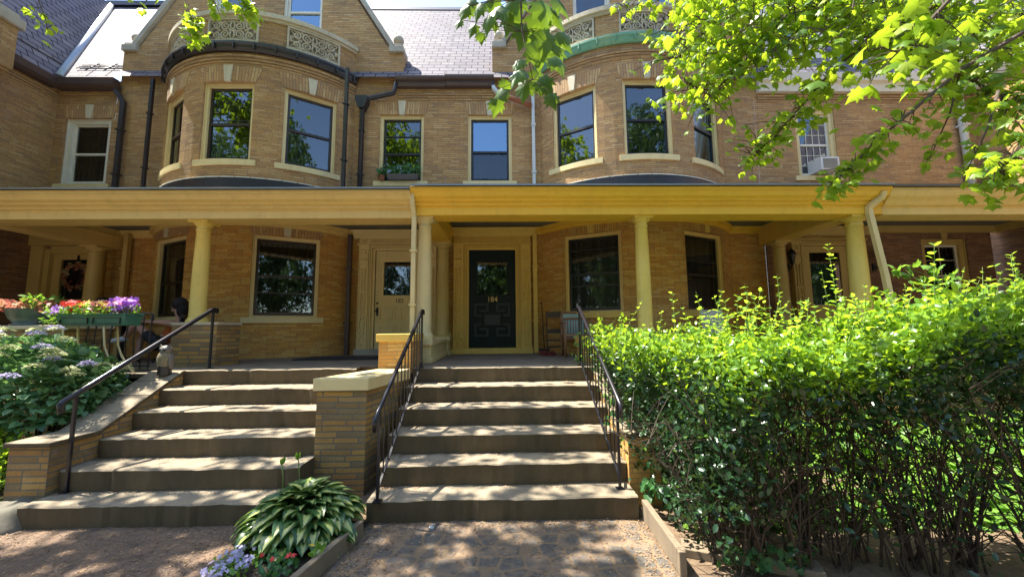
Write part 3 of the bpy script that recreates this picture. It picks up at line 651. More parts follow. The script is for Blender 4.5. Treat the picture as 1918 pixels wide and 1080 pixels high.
# ================================================================== the ground
def sheet(name, pts, z, mat, kind='structure'):
    b = MB(); b.face([(x, y, z) for x, y in pts]); o = b.build(name, mat); tag(o, kind=kind); return o
sheet('ground', [(-80,-80), (80,-80), (80,80), (-80,80)], 0, 'earth')
sheet('pavement', [(-40,-3.0), (40,-3.0), (40,1.6), (-40,1.6)], .004, 'concrete_floor')
sheet('road', [(-40,-11), (40,-11), (40,-3.2), (-40,-3.2)], .004, 'asphalt')
sheet('paver_path', [(-1.22,1.6), (1.14,1.6), (1.14,3.55), (-1.22,3.55)], .006, 'pavers')
sheet('left_path', [(-4.6,1.6), (-1.98,1.6), (-1.98,3.55), (-4.6,3.55)], .006, 'path_left')
sheet('flower_bed', [(-1.94,1.6), (-1.40,1.6), (-1.18,3.48), (-1.94,3.6)], .03, 'bed_soil')

# ================================================================== houses
G = dict(pane='glass', cur='unlit_room')
h182 = bay_house('gabled brick row house with pale cream porch, dark bay gutter and cream door 182', -8.3, -1.25, -5.23, -2.2, 0, dict(
    gbrick='brick_bounce_lit', pz=0, gz=0, uz=0, kz=0, gut='dark_metal', carv='stone', paint='cream', roofm='lead_metal', base='brick_pier',
    fx=(-8.3, -1.385), beams=[-8.05], up=[-2.2],
    gwin=[dict(cur='unlit_room', rail=.45, pane='glass_dim', sash='sash_black'), dict(cur='unlit_room', rail=.52, cross=[.30], pane='glass', inner=('curtain_pale', .08))],
    uwin=[dict(cur='unlit_room', pane='glass', curved=True), dict(pane='glass', lead=True, cur='unlit_room'), dict(pane='glass', cur='curtain_green')],
    fwin=[dict(pane='glass', cur='unlit_room', sash='sash_black', cross=[.72], rail=.44)]))
h184 = bay_house('gabled brick row house with bright yellow porch, green copper bay gutter and dark door 184', -1.249, 5.55, 2.79, -.2575, .24, dict(
    gbrick='brick_bounce_lit', pz=.045, gz=.05, uz=.10, kz=.12, gut='copper', carv='stone', paint='yellow', roofm='lead_metal', base='brick_yellow',
    fx=(-1.38, 5.86), beams=[-1.25], up=[-.30],
    gwin=[dict(casing='cream', sash='sash_black', cur='curtain_grey', pane='glass_dim', rail=.50, cross=[.34, .84], sill='yellow_door', keym='yellow_door', lint_m='brick_bounce_lit'),
          dict(casing='cream', sash='sash_black', cur='curtain_grey', pane='glass', rail=.47, cross=[.66], sill='yellow_door', keym='yellow_door', lint_m='brick_bounce_lit')],
    uwin=[dict(sash='sash_black', pane='glass', cur='curtain_grey'), dict(sash='sash_black', pane='glass', cur='curtain_green'), dict(sash='sash_black', pane='glass_old', cur='unlit_room')],
    fwin=[dict(pane='glass_old', pane2='glass_dim', cur='unlit_room', sash='sash_black', rail=.47)]))
# columns
column(h182, -4.64, 5.9, 1.78, 3.33, .108, 'yellow_column'); column(h182, -8.05, 7.62, 1.55, 3.33, .13, 'ochre')
column(h184, -1.235, 5.9, 1.53, 3.375, .112, 'cream_pale'); column(h184, -1.235, 7.66, 1.53, 3.375, .13, 'ochre')
column(h184, 2.16, 5.9, 1.55, 3.375, .112, 'yellow_column'); column(h184, 5.58, 5.9, 1.55, 3.375, .132, 'yellow_column')
# pedestal wall between the two porches
b = MB(); x0, x1 = -1.40, -1.07
b.box(x0, x1, 5.74, 6.10, 1.16, 1.24); b.box(x0+.03, x1-.03, 5.77, 6.07, 1.24, 1.42); b.box(x0, x1, 5.74, 6.10, 1.42, 1.50)
b.box(x0+.06, x1-.06, 6.101, 7.45, 1.16, 1.42); b.box(x0+.02, x1-.02, 6.101, 7.45, 1.42, 1.47); b.box(x0+.02, x1-.02, 6.101, 7.45, 1.161, 1.23)
b.box(x0, x1, 7.451, 7.85, 1.16, 1.24); b.box(x0+.03, x1-.03, 7.48, 7.82, 1.24, 1.42); b.box(x0, x1, 7.451, 7.85, 1.42, 1.50)
b.build('column_pedestal', 'cream_pale', h184, .006)
# doors
surround(h184, -.2575, 1.16, 3.74, 'yellow_door'); surround(h182, -2.2, 1.16, 3.70, 'cream_door', plinth=False)
def door_leaf(h, xc, mat, y=YW+.03, z0=1.27, z1=3.298, hw=.484):
    b = MB(); g0, g1 = xc-.31, xc+.31; gz0, gz1 = 2.36, 3.06
    b.box(xc-hw, g0, y, y+.05, z0, z1); b.box(g1, xc+hw, y, y+.05, z0, z1); b.box(g0, g1, y, y+.05, z0, gz0); b.box(g0, g1, y, y+.05, gz1, z1)
    panel_frame(b, g0-.04, g1+.04, gz0-.04, gz1+.04, y, .04, .02); o = b.build('door', mat, h)
    g = MB(); g.face([(g0, y+.02, gz0), (g1, y+.02, gz0), (g1, y+.02, gz1), (g0, y+.02, gz1)]); g.build('door_glass', 'glass', o)
    k = MB(); k.box(g0-.05, g1+.05, y+.052, y+.06, gz0-.1, gz1+.1); k.build('curtain_or_dark', 'unlit_room', o); return o  # backing is a near-black sheet for the unlit hall behind the glass
d184 = door_leaf(h184, -.2575, 'teal_door'); y = YW+.03; xc = -.2575
b = MB()
b.box(xc-.17, xc+.17, y-.030, y-.001, 1.72, 1.96)
for sx in (-1, 1):
    for sz in (-1, 1):
        zc = 1.84
        b.box(min(xc+sx*.37, xc+sx*.08), max(xc+sx*.37, xc+sx*.08), y-.034, y-.001, *sorted((zc+sz*.30, zc+sz*.345)))
        b.box(*sorted((xc+sx*.325, xc+sx*.37)), y-.0335, y-.001, *sorted((zc+sz*.08, zc+sz*.30)))
        b.box(*sorted((xc+sx*.22, xc+sx*.325)), y-.034, y-.001, *sorted((zc+sz*.07, zc+sz*.115)))
        b.box(*sorted((xc+sx*.08, xc+sx*.125)), y-.0335, y-.001, *sorted((zc+sz*.17, zc+sz*.30)))
        b.box(*sorted((xc+sx*.125, xc+sx*.265)), y-.034, y-.001, *sorted((zc+sz*.165, zc+sz*.21)))
panel_frame(b, xc-.17, xc+.17, 1.72, 1.96, y-.030, .02, .014)
b.build('door_fretwork', 'teal_fret', d184, .004)
text_mesh('184', .15, 'gold', (xc, y-.004, 2.215), d184, bold=.002)
b = MB(); b.ball((xc+.42, y-.05, 2.12), .026); b.lathe([(.02, 0), (.02, .05)], (xc+.42, y-.03, 2.1), 8); b.build('door_knob', 'dark_metal', d184)
d182 = door_leaf(h182, -2.2, 'cream_door'); xc = -2.2; b = MB()
for sx in (-1, 1):
    for za, zb in ((1.84, 2.12), (1.36, 1.74)):
        panel_frame(b, *sorted((xc+sx*.05, xc+sx*.38)), za, zb, y, .026, .022); b.box(*sorted((xc+sx*.11, xc+sx*.32)), y-.018, y, za+.06, zb-.06)
b.build('door_panel', 'cream_door', d182, .003)
text_mesh('182', .12, 'black', (xc+.02, y-.003, 2.21), d182)
b = MB(); b.ball((xc-.43, y-.05, 2.04), .03); b.box(xc-.45, xc-.41, y-.012, y-.001, 1.94, 2.12); b.ball((xc-.43, y-.02, 2.2), .022); b.build('door_knob', 'black', d182)
# ceiling light, flat roof gutter and cornice between the gables
def midroof(h, x0, x1, dz, m1=0, m2=0):
    g = MB(); g.prism([(EV+.12, 6.86+dz), (EV+.02, 6.86+dz), (EV-.02, 6.90+dz), (EV-.02, 6.95+dz), (EV-.08, 6.96+dz), (EV-.10, 7.00+dz), (EV-.10, 7.04+dz), (EV+.05, 7.05+dz)], x0, x1); g.build('gutter', 'brown_metal', h, .004)
    c = MB()
    for k in range(3): c.box(x0, x1, YW-.012-.015*k, YW, 6.62+k*.05, 6.62+k*.05+.04)
    c.box(x0, x1, YW-.03, YW, 6.77, 6.859); c.build('corbel_course', 'brick_tan', h)
midroof(h182, -2.30, -1.251, 0); midroof(h184, -1.249, -.20, .02)
mainroof(-8.3, -1.251).build('roof', 'slate', h182); mainroof(-1.249, 5.55).build('roof', 'slate', h184)
for h, a, c in ((h182, -8.3, -1.25), (h184, -1.249, 5.55)):
    b = MB(); b.prism([(RY-.12, RZ-.14), (RY, RZ+.05), (RY+.12, RZ-.14)], a, c); b.build('ridge_cap', 'dark_metal', h)
b = MB(); cz = 3.72; b.box(-2.62, -2.40, 6.75, 6.95, cz-.05, cz-.001); b.build('ceiling_light', 'gold', h182, .01)
b = MB(); b.lathe([(.0, -.04), (.07, -.035), (.08, -.001)], (.0, 6.9, 3.765), 20); b.build('ceiling_light', 'black', h184)
# downspouts
pipe(h182, [(-3.16, 7.80, 3.60), (-3.16, 7.80, 1.17)], 'brown_metal', .055)
pipe(h182, [(-3.19, 7.42, 6.98), (-3.19, 7.42, 4.35)], 'dark_metal', .045)
pipe(h182, [(-2.30, 7.80, 6.93), (-2.36, 7.84, 6.72), (-2.92, 7.86, 6.60), (-3.03, 7.86, 6.50), (-3.03, 7.86, 4.35)], 'dark_metal', .05, sq=False)
b = MB(); b.prism([(-3.15, 6.62), (-2.91, 6.62), (-2.91, 6.52), (-2.97, 6.36), (-3.09, 6.36), (-3.15, 6.52)], 7.76, 7.94, 'y'); b.build('rainwater_head', 'dark_metal', h182, .006)
pipe(h182, [(-7.42, 7.78, 6.98), (-7.42, 7.78, 4.35)], 'dark_metal', .04)
pipe(h182, [(-8.22, 7.82, 6.75), (-8.05, 7.84, 6.5), (-8.05, 7.84, 4.35)], 'dark_metal', .055)
pipe(h182, [(-7.70, 7.86, 3.66), (-7.70, 7.86, 1.17)], 'ochre', .06)
pipe(h184, [(.63, 7.86, 3.66), (.63, 7.86, 1.17)], 'yellow_door', .06)
pipe(h184, [(.64, 7.86, 6.70), (.64, 7.86, 4.35)], 'white_pipe', .045)
pipe(h184, [(-.22, 7.82, 6.98), (-.22, 7.8, 6.85)], 'dark_metal', .045, join=False)
pipe(h184, [(-.22, 7.80, 6.85), (-.20, 7.78, 6.78), (-.12, 7.80, 6.70)], 'white_pipe', .05, join=False, name='pipe_elbow')
pipe(h184, [(-.13, 7.80, 6.71), (.60, 7.82, 6.42)], 'rust', .05, join=False, sq=False, name='rusty_pipe')
pipe(h184, [(-1.365, 5.56, 3.66), (-1.365, 5.60, 3.52), (-1.355, 5.68, 3.34), (-1.355, 5.68, 1.55)], 'cream_pale', .045)
pipe(h184, [(5.74, 5.53, 3.68), (5.74, 5.56, 3.60), (5.62, 5.66, 3.46), (5.62, 5.66, 3.36), (5.78, 5.68, 2.4), (5.90, 5.68, 1.2)], 'cream_pale', .05)

# ---- left house: projecting wing whose side wall faces right, recessed entrance bay
XA = -9.55
h180 = thing('brick_row_house', 'shadowed brick row house at far left with recessed porch door and projecting side wall', 'house', (-9.2, YW, 0), 'attached brick row houses')
uwn = [(-9.32, -8.37, 4.74, 6.20)]; dA = (-9.32, -8.30, 1.16, 3.28)
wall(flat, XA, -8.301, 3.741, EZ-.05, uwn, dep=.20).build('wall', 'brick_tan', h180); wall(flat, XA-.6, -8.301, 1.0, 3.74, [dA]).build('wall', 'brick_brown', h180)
window(h180, flat, -8.845, .475, 4.74, 6.20, casing='white_trim', white=True, pane='glass_dim', cur='unlit_room', curved=False, cw=.10, lint_h=.28)
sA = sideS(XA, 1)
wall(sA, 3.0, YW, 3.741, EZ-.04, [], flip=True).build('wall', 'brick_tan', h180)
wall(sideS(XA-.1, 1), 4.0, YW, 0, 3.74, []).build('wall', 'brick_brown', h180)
b = MB()
for k in range(3): b.box(XA, XA+.015+.015*k, 3, YW, 6.58+k*.05, 6.62+k*.05)
b.box(XA, -8.32, YW-.03, YW, 6.70, 6.78); b.build('corbel_course', 'brick_tan', h180)
g = MB(); g.prism([(EV+.12, 6.78), (EV, 6.79), (EV-.06, 6.84), (EV-.08, 6.98), (EV+.05, 6.99)], XA+.1, -8.2)
g.prism([(XA, 6.78), (XA+.12, 6.79), (XA+.18, 6.84), (XA+.20, 6.98), (XA+.05, 6.99)], 3.0, EV, 'y'); g.build('gutter', 'brown_metal', h180)
r = MB(); e0 = (XA+.15, EV, 6.99); slA = 2.08; rt = (XA+.15-1.97, RY, 11.09)
roofplane(r, [(XA+.15, EV, 6.99), (-8.3, EV, 6.99), (-8.3, RY, 11.09), rt], e0, (1,0,0), (0, RY-EV, 4.1))
r.build('roof', 'slate', h180)
r = MB(); roofplane(r, [(XA+.15, 3.0, 6.99), (XA+.15, EV, 6.99), rt, (rt[0], 3.0, 11.09)], (XA+.15, 3, 6.99), (0,1,0), (-1.97, 0, 4.1)); r.build('roof', 'slate', h180)
v = MB(); v.tube([Vector(e0)+Vector((.0,-.0,.02)), Vector(rt)+Vector((0,0,.03))], .09, 6); v.build('valley_flashing', 'lead_metal', h180)
v = MB(); v.box(rt[0]-.1, -8.3, RY-.1, RY+.1, 11.06, 11.2); v.build('ridge_cap', 'dark_metal', h180)
s_ = MB()
for k in (.10, .16, .22):
    s_.tube([(XA+.2, EV+.2-.05+k*.9, 6.99+.3+k*1.2), (-8.34, EV+.2-.05+k*.9, 6.99+.3+k*1.2)], .008, 6); s_.tube([(XA+.02-k*.9, 3.5, 6.99+.35+k*1.3), (XA+.02-k*.9, EV+.3, 6.99+.35+k*1.3)], .008, 6)
for x in (-9.0, -8.6): s_.tube([(x, EV+.1, 7.25), (x, EV+.36, 7.60), (x+.08, EV+.36, 7.45)], .01, 6)
s_.tube([(XA-.02, 7.0, 7.3), (XA-.25, 7.0, 7.6)], .012, 6); s_.build('snow_guard', 'dark_metal', h180)
pp = MB(); px0, px1 = XA, -9.02
pp.box(px0, px1, 6.25, 6.78, 6.45, 7.28)
for k in range(8): pp.box(px0, px1-.045*(k+1), 6.25+.03*(k+1), 6.78-.02*(k+1), 6.45-.055*(k+1), 6.451-.055*k)
po = pp.build('corbelled_pier', 'brick_tan', h180)
pp = MB(); pp.box(px0, px1+.06, 6.18, 6.85, 7.28, 7.46); pp.box(px0, px1, 6.24, 6.79, 7.46, 7.56); pp.build('pier_cap', 'stone_grey', po, .02)
pp = MB(); pp.lathe([(.13, 7.56), (.09, 7.60), (.10, 7.66)], (-9.27, 6.5, 0), 16); pp.ball((-9.27, 6.5, 7.80), .18); pp.build('ball_finial', 'stone_grey', po)
# its door: glass leaf with wreath
ds = MB(); X0, X1 = -9.30, -8.32
ds.box(X0-.34, X0-.10, YW-.08, YW, 1.16, 3.42); ds.box(X0-.10, X0, YW-.03, YW+.1, 1.16, 3.36); ds.box(X1, X1+.14, YW-.08, YW, 1.16, 3.42); ds.box(X0-.36, X1+.16, YW-.12, YW, 3.42, 3.74); ds.box(X0, X1, YW-.02, YW+.1, 3.27, 3.42)
dso = ds.build('door_surround', 'ochre', h180, .006)
dl = MB(); gx0, gx1, gz0, gz1 = -9.14, -8.45, 2.33, 3.15; yy = YW+.05
dl.box(X0, gx0, yy, yy+.05, 1.1, 3.27); dl.box(gx1, X1, yy, yy+.05, 1.1, 3.27); dl.box(gx0, gx1, yy, yy+.05, 1.1, gz0); dl.box(gx0, gx1, yy, yy+.05, gz1, 3.27); do = dl.build('door', 'ochre', h180)
dl = MB(); dl.face([(gx0, yy+.02, gz0), (gx1, yy+.02, gz0), (gx1, yy+.02, gz1), (gx0, yy+.02, gz1)]); dl.build('door_glass', 'glass_dim', do)
dl = MB(); dl.box(gx0-.1, gx1+.1, yy+.052, yy+.06, gz0-.1, gz1+.1); dl.build('curtain_or_dark', 'unlit_room', do)  # near-black sheet painted for the dark hall, no curtain here
n = 220; a = RNG.random(n)*2*PI; rr = .24+RNG.normal(size=n)*.03
P = np.stack([-8.79+rr*np.cos(a), np.full(n, yy-.03), 2.80+rr*np.sin(a)], 1)
wr = scatter('door_wreath', 'oval', P, rvec(n)*.8+np.stack([-np.sin(a), -.3*np.ones(n), np.cos(a)], 1), rvec(n), RNG.uniform(.05, .09, n), 'coleus'); tag(wr, 'dried leaf wreath hanging on the dark glass of the far left porch door', 'wreath')
b = MB(); b.box(-8.81, -8.77, yy-.02, yy-.01, 3.02, 3.24); b.build('hanger', 'black', wr)
f = MB(); f.box(-12, -8.301, 5.301, YW+.02, 1.0, 1.158); f.build('porch_floor', 'concrete_floor', h180)
f = MB(); f.box(-12, -8.301, 5.34, YW, -.02, .999); f.build('porch_base', 'brick_pier', h180)
f = MB(); f.box(-12, -8.32, 6.0, YW, 3.74, 3.77); f.build('porch_ceiling', 'ceiling', h180)
b = MB(); b.prism([(5.50, 3.70), (5.50, 3.65), (5.56, 3.58), (5.62, 3.525), (5.66, 3.47), (5.70, 3.465), (5.70, 3.33), (6.08, 3.33), (6.08, 3.70)][::-1], -12, -8.31); b.build('porch_fascia', 'cream', h180)
b = MB(); b.hexa([(-12, 5.46, 3.702), (-8.305, 5.46, 3.702), (-8.305, YW, 4.28), (-12, YW, 4.28), (-12, 5.46, 3.727), (-8.305, 5.46, 3.727), (-8.305, YW, 4.31), (-12, YW, 4.31)]); b.build('porch_roof', 'lead_metal', h180)

# ---- right house: recessed entrance and window, projecting wing at far right
XF = 10.50
h186 = thing('brick_row_house', 'brick row house at right behind the maple branches with black wall lanterns on its porch', 'house', (8, YW, 0), 'attached brick row houses')
dF = (6.36, 7.34, 1.16, 3.36); wF = (8.95, 9.95, 2.0, 3.50); uF = [(6.44, 7.33, 4.90, 6.46)]
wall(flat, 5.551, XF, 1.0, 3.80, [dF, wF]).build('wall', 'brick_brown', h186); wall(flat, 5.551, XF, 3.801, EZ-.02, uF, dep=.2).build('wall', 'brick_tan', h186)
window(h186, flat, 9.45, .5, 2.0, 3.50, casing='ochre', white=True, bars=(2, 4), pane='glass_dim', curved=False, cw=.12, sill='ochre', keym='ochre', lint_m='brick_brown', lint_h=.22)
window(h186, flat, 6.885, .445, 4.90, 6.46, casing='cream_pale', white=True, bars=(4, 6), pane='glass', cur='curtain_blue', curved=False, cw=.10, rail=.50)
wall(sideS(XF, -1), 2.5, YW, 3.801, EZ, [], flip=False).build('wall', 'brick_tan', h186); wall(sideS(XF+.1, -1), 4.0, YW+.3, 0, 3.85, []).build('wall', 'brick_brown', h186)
surround(h186, 6.85, 1.16, 3.74, 'ochre', hw=.80, dw=.49, dz1=3.36)
yy = YW+.04; dl = MB(); gx0, gx1, gz0, gz1 = 6.52, 7.18, 2.10, 3.22
dl.box(6.36, gx0, yy, yy+.05, 1.1, 3.36); dl.box(gx1, 7.34, yy, yy+.05, 1.1, 3.36); dl.box(gx0, gx1, yy, yy+.05, 1.1, gz0); dl.box(gx0, gx1, yy, yy+.05, gz1, 3.36); do = dl.build('door', 'ochre', h186)
dl = MB(); dl.face([(gx0, yy+.02, gz0), (gx1, yy+.02, gz0), (gx1, yy+.02, gz1), (gx0, yy+.02, gz1)]); dl.build('door_glass', 'glass', do)
dl = MB(); dl.box(gx0-.1, gx1+.1, yy+.052, yy+.06, gz0-.1, gz1+.1); dl.build('curtain_or_dark', 'unlit_room', do)  # dark sheet stands in for the unlit interior behind the door
for x in (5.98, 7.86):
    l = MB(); z = 2.95; y = YW-.17; l.lathe([(.035, 0), (.05, .02), (.075, .2)], (x, y, z), 6); l.lathe([(.09, .2), (.06, .26), (.015, .31), (.0, .34)], (x, y, z), 6); l.tube([(x, y, z-.0), (x, y+.02, z-.08), (x, YW-.02, z-.08)], .012, 6); l.box(x-.04, x+.04, YW-.025, YW, z-.15, z+.02); lo = l.build('wall_lantern', 'black', h186)
    l = MB(); l.lathe([(.038, .025), (.066, .19)], (x, y, z), 6); l.build('lantern_glass', 'lamp_glass', lo)
r = MB(); rt = (XF-.15+1.97, RY, 11.09)
roofplane(r, [(5.551, EV, 7.2), (XF-.15, EV, 7.2), rt, (5.551, RY, 11.09)], (5.551, EV, 7.2), (1,0,0), (0, RY-EV, 4)); r.build('roof', 'slate', h186)
r = MB(); roofplane(r, [(XF-.15, EV, 7.2), (XF-.15, 3.0, 7.2), (rt[0], 3.0, 11.09), rt], (XF-.15, 3, 7.2), (0,1,0), (1.97, 0, 4)); r.build('roof', 'slate', h186)
g = MB(); g.prism([(YW, 6.80), (EV+.05, 6.80), (EV+.02, 6.96), (EV-.05, 7.0), (EV-.08, 7.16), (EV+.1, 7.2)], 5.62, XF-.1); g.prism([(XF, 6.80), (XF-.1, 6.82), (XF-.2, 7.0), (XF-.2, 7.16), (XF, 7.2)], 3.0, EV, 'y'); g.build('cornice', 'white_trim', h186)
c = MB()
for k in range(3): c.box(5.62, XF, YW-.012-.015*k, YW, 6.60+k*.05, 6.64+k*.05)
c.build('corbel_course', 'brick_tan', h186)
pipe(h186, [(10.05, 7.84, 6.95), (10.1, 7.86, 6.7), (10.14, 7.86, 4.35)], 'white_pipe', .07, sq=False)
b = MB(); b.prism([(5.52, 3.73), (5.52, 3.68), (5.56, 3.61), (5.62, 3.555), (5.66, 3.50), (5.70, 3.495), (5.70, 3.36), (6.06, 3.36), (6.06, 3.73)][::-1], 5.861, 12); b.build('porch_fascia', 'cream', h186)
b = MB(); b.hexa([(5.861, 5.48, 3.732), (12, 5.48, 3.732), (12, YW, 4.30), (5.861, YW, 4.30), (5.861, 5.48, 3.77), (12, 5.48, 3.77), (12, YW, 4.34), (5.861, YW, 4.34)]); b.build('porch_roof', 'rock', h186)
b = MB(); b.box(5.9, XF+.1, 6.065, YW, 3.77, 3.80); b.build('porch_ceiling', 'ceiling', h186)
b = MB(); b.box(5.60, XF+.1, YW-.08, YW-.001, 3.62, 3.769); b.box(XF+.02, XF+.1, 5.5, YW-.08, 3.62, 3.769); b.build('porch_cornice', 'ochre', h186)
b = MB(); b.box(5.42, 5.76, 6.081, YW-.003, 3.38, 3.76); b.build('porch_beam', 'yellow_door', h186)
column(h186, 5.63, 7.66, 1.53, 3.375, .13, 'ochre')
b = MB(); b.box(5.46, 5.80, 7.45, 7.86, 1.16, 1.5); b.build('column_pedestal', 'ochre', h186, .006)
f = MB(); f.box(5.551, 12, 5.301, YW+.02, 1.0, 1.158); f.build('porch_floor', 'concrete_floor', h186)
f = MB(); f.box(5.551, 12, 5.34, YW, -.02, .999); f.build('porch_base', 'brick_pier', h186)
# dormer on its roof
dm = MB(); X0, X1 = 6.1, 7.6
dm.box(X0, 6.45, 8.3, 10, 7.9, 9.6); dm.box(7.25, X1, 8.3, 10, 7.9, 9.6); dm.box(6.45, 7.25, 8.3, 10, 7.9, 8.2); dm.box(6.45, 7.25, 8.3, 10, 9.4, 9.6); do = dm.build('dormer', 'white_trim', h186)
dm = MB(); dm.face([(6.45, 8.38, 8.2), (7.25, 8.38, 8.2), (7.25, 8.38, 9.4), (6.45, 8.38, 9.4)]); dm.build('dormer_glass', 'glass_old', do)
dm = MB(); dm.prism([(X0-.1, 9.6), (X1+.1, 9.6), ((X0+X1)/2, 10.5)], 8.15, 10.3, 'y'); dm.build('dormer_roof', 'slate', do)
# air conditioner
ac = MB(); T = lambda u, z, d: Vector((6.93+u, YW+d, z))
ac.sbox(T, -.20, .20, 4.95, 5.23, -.24, .12); aco = ac.build('air_conditioner', 'ac_white', None, .008); tag(aco, 'white window air conditioner jutting from the upstairs window at right', 'air conditioner')
ac = MB()
for i in range(9): ac.sbox(T, -.155, .155, 4.985+i*.024, 4.985+i*.024+.010, -.247, -.241)
ac.build('grille', 'ac_grille', aco)

# ================================================================== steps, piers, railings
RY_ = [3.50, 3.79, 4.11, 4.45, 4.77, 5.10]; RZ_ = [.19, .385, .58, .775, .968, 1.16]
def steps(label, xa, xb):
    t = thing('front_steps', label, 'steps', ((xa+xb)/2, 3.5, 0), 'concrete front steps')
    for i in range(6):
        b = MB(); y1 = 5.30; z0 = -.05 if i == 0 else RZ_[i-1]+.001
        n = 44; xs = [xa+(xb-xa)*k/n for k in range(n+1)]; rr = random.Random(i*7+int(xa*10))
        jy = [0.]; jz = [0.]
        for _ in xs[1:]: jy.append(jy[-1]*.8+rr.gauss(0, .0035)); jz.append(jz[-1]*.8+rr.gauss(0, .0018))
        for _ in range(5): q = rr.randrange(len(xs)); jy[q] += rr.uniform(.008, .018); jz[q] -= rr.uniform(.002, .009)
        for k in range(n):
            a, c = xs[k], xs[k+1]; ya, yc = RY_[i]+jy[k], RY_[i]+jy[k+1]; za, zc = RZ_[i]+jz[k], RZ_[i]+jz[k+1]
            b.face([(a,ya+.008,z0), (c,yc+.008,z0), (c,yc,zc-.012), (a,ya,za-.012)]); b.face([(a,ya,za-.012), (c,yc,zc-.012), (c,yc+.014,zc), (a,ya+.014,za)])
            b.face([(a,ya+.014,za), (c,yc+.014,zc), (c,y1,RZ_[i]), (a,y1,RZ_[i])])
        for x, k in ((xa, 0), (xb, n)):
            b.face([(x,RY_[i]+jy[k]+.008,z0), (x,RY_[i]+jy[k],RZ_[i]+jz[k]-.012), (x,RY_[i]+jy[k]+.014,RZ_[i]+jz[k]), (x,y1,RZ_[i]), (x,y1,z0)])
        b.build('step', 'concrete', t)
    return t
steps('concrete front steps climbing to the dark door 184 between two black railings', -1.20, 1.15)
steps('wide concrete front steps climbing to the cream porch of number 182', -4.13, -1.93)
def cheek(label, xa, xb, cap, br, y0=3.70):
    t = thing('stair_side_wall', label, 'wall', ((xa+xb)/2, y0, 0))
    b = MB(); b.prism([(y0, -.03), (5.32, -.03), (5.32, 1.13), (5.05, 1.10), (4.10, .62), (y0, .62)][::-1], xa, xb); b.build('brickwork', br, t)
    c = MB(); e = .03
    segs = [(y0-.03, .62, 4.10, .62), (4.10, .62, 4.35, .746), (4.353, .747, 4.62, .882), (4.623, .884, 4.88, 1.014), (4.883, 1.016, 5.07, 1.11), (5.07, 1.11, 5.33, 1.12)]
    for ya, za, yb, zb in segs:
        c = MB(); c.hexa([(xa-e,ya,za+.001), (xb+e,ya,za+.001), (xb+e,yb-.003,zb+.001), (xa-e,yb-.003,zb+.001), (xa-e,ya,za+.045), (xb+e,ya,za+.045), (xb+e,yb-.003,zb+.045), (xa-e,yb-.003,zb+.045)]); c.build('coping_stone', cap, t, .008)
cheek('sloping brick side wall capped with flat stones left of the wide steps', -4.50, -4.14, 'concrete', 'brick_pier')
cheek('sloping side wall half hidden by the hedge right of the steps to 184', 1.16, 1.46, 'concrete', 'brick_yellow', 3.75)
# stepped pier between the two stairs
t = thing('brick_pier', 'low brick pier with a pale yellow cap standing between the two front steps', 'pier', (-1.6, 4.4, 0))
def quadbox(b, p, z0, z1): b.hexa([(x, y, z0) for x, y in p]+[(x, y, z1) for x, y in p])
b = MB(); quadbox(b, [(-1.94, 4.08), (-1.43, 4.08), (-1.215, 5.28), (-1.94, 5.28)], 0, 1.035); b.build('brickwork', 'brick_pier', t, .004)
b = MB(); quadbox(b, [(-1.97, 4.05), (-1.405, 4.05), (-1.20, 4.97), (-1.62, 4.97), ], 1.036, 1.162); b.build('cap', 'cream_pale', t, .008)
t = thing('brick_pier', 'small sunlit orange brick pier with a flat cap in front of the porch column', 'pier', (-1.42, 5.2, 1.16))
b = MB(); b.box(-1.63, -1.205, 5.04, 5.62, 1.10, 1.50); b.build('brickwork', 'brick_yellow', t, .004)
b = MB(); b.box(-1.66, -1.175, 5.01, 5.65, 1.501, 1.60); b.build('cap', 'yellow_door', t, .008)
t = thing('brick_pier', 'weathered brick pier under the left porch column beside the owl', 'pier', (-4.4, 5.6, 1.16))
b = MB(); b.box(-4.77, -4.13, 5.62, 6.12, 1.13, 1.745); b.build('brickwork', 'brick_pier', t, .004)
b = MB(); b.box(-4.78, -4.12, 5.61, 6.13, 1.746, 1.785); b.build('cap', 'stone', t, .004)
for lab, xa, xb, z1 in (('yellow brick pier behind the right hand stair railing', 1.14, 1.62, 1.50), ('yellow capped porch pier under the middle yellow porch column', 1.95, 2.95, 1.50), ('yellow capped porch pier under the right hand yellow column', 5.25, 6.1, 1.50)):
    t = thing('brick_pier', lab, 'pier', (xa, 5.6, 1.16))
    b = MB(); b.box(xa, xb, 5.34, 6.1, 1.10, z1-.09); b.build('brickwork', 'brick_yellow', t); b = MB(); b.box(xa-.03, xb+.03, 5.31, 6.13, z1-.089, z1+.03); b.build('cap', 'yellow_door', t, .006)
t = thing('brick_pier', 'brick pier carrying the green bowl planter at far left', 'pier', (-6.1, 5.4, 0))
b = MB(); b.box(-6.75, -5.72, 5.10, 5.72, 0, 1.70); b.build('brickwork', 'brick_pier', t, .004); b = MB(); b.box(-6.78, -5.69, 5.07, 5.75, 1.701, 1.75); b.build('cap', 'stone', t, .006)
b = MB(); b.box(-5.68, -4.52, 5.06, 5.60, 1.065, 1.13); o = b.build('porch_ledge', 'concrete', None, .008); tag(o, 'stone ledge under the iron porch railing behind the hydrangea', 'ledge')
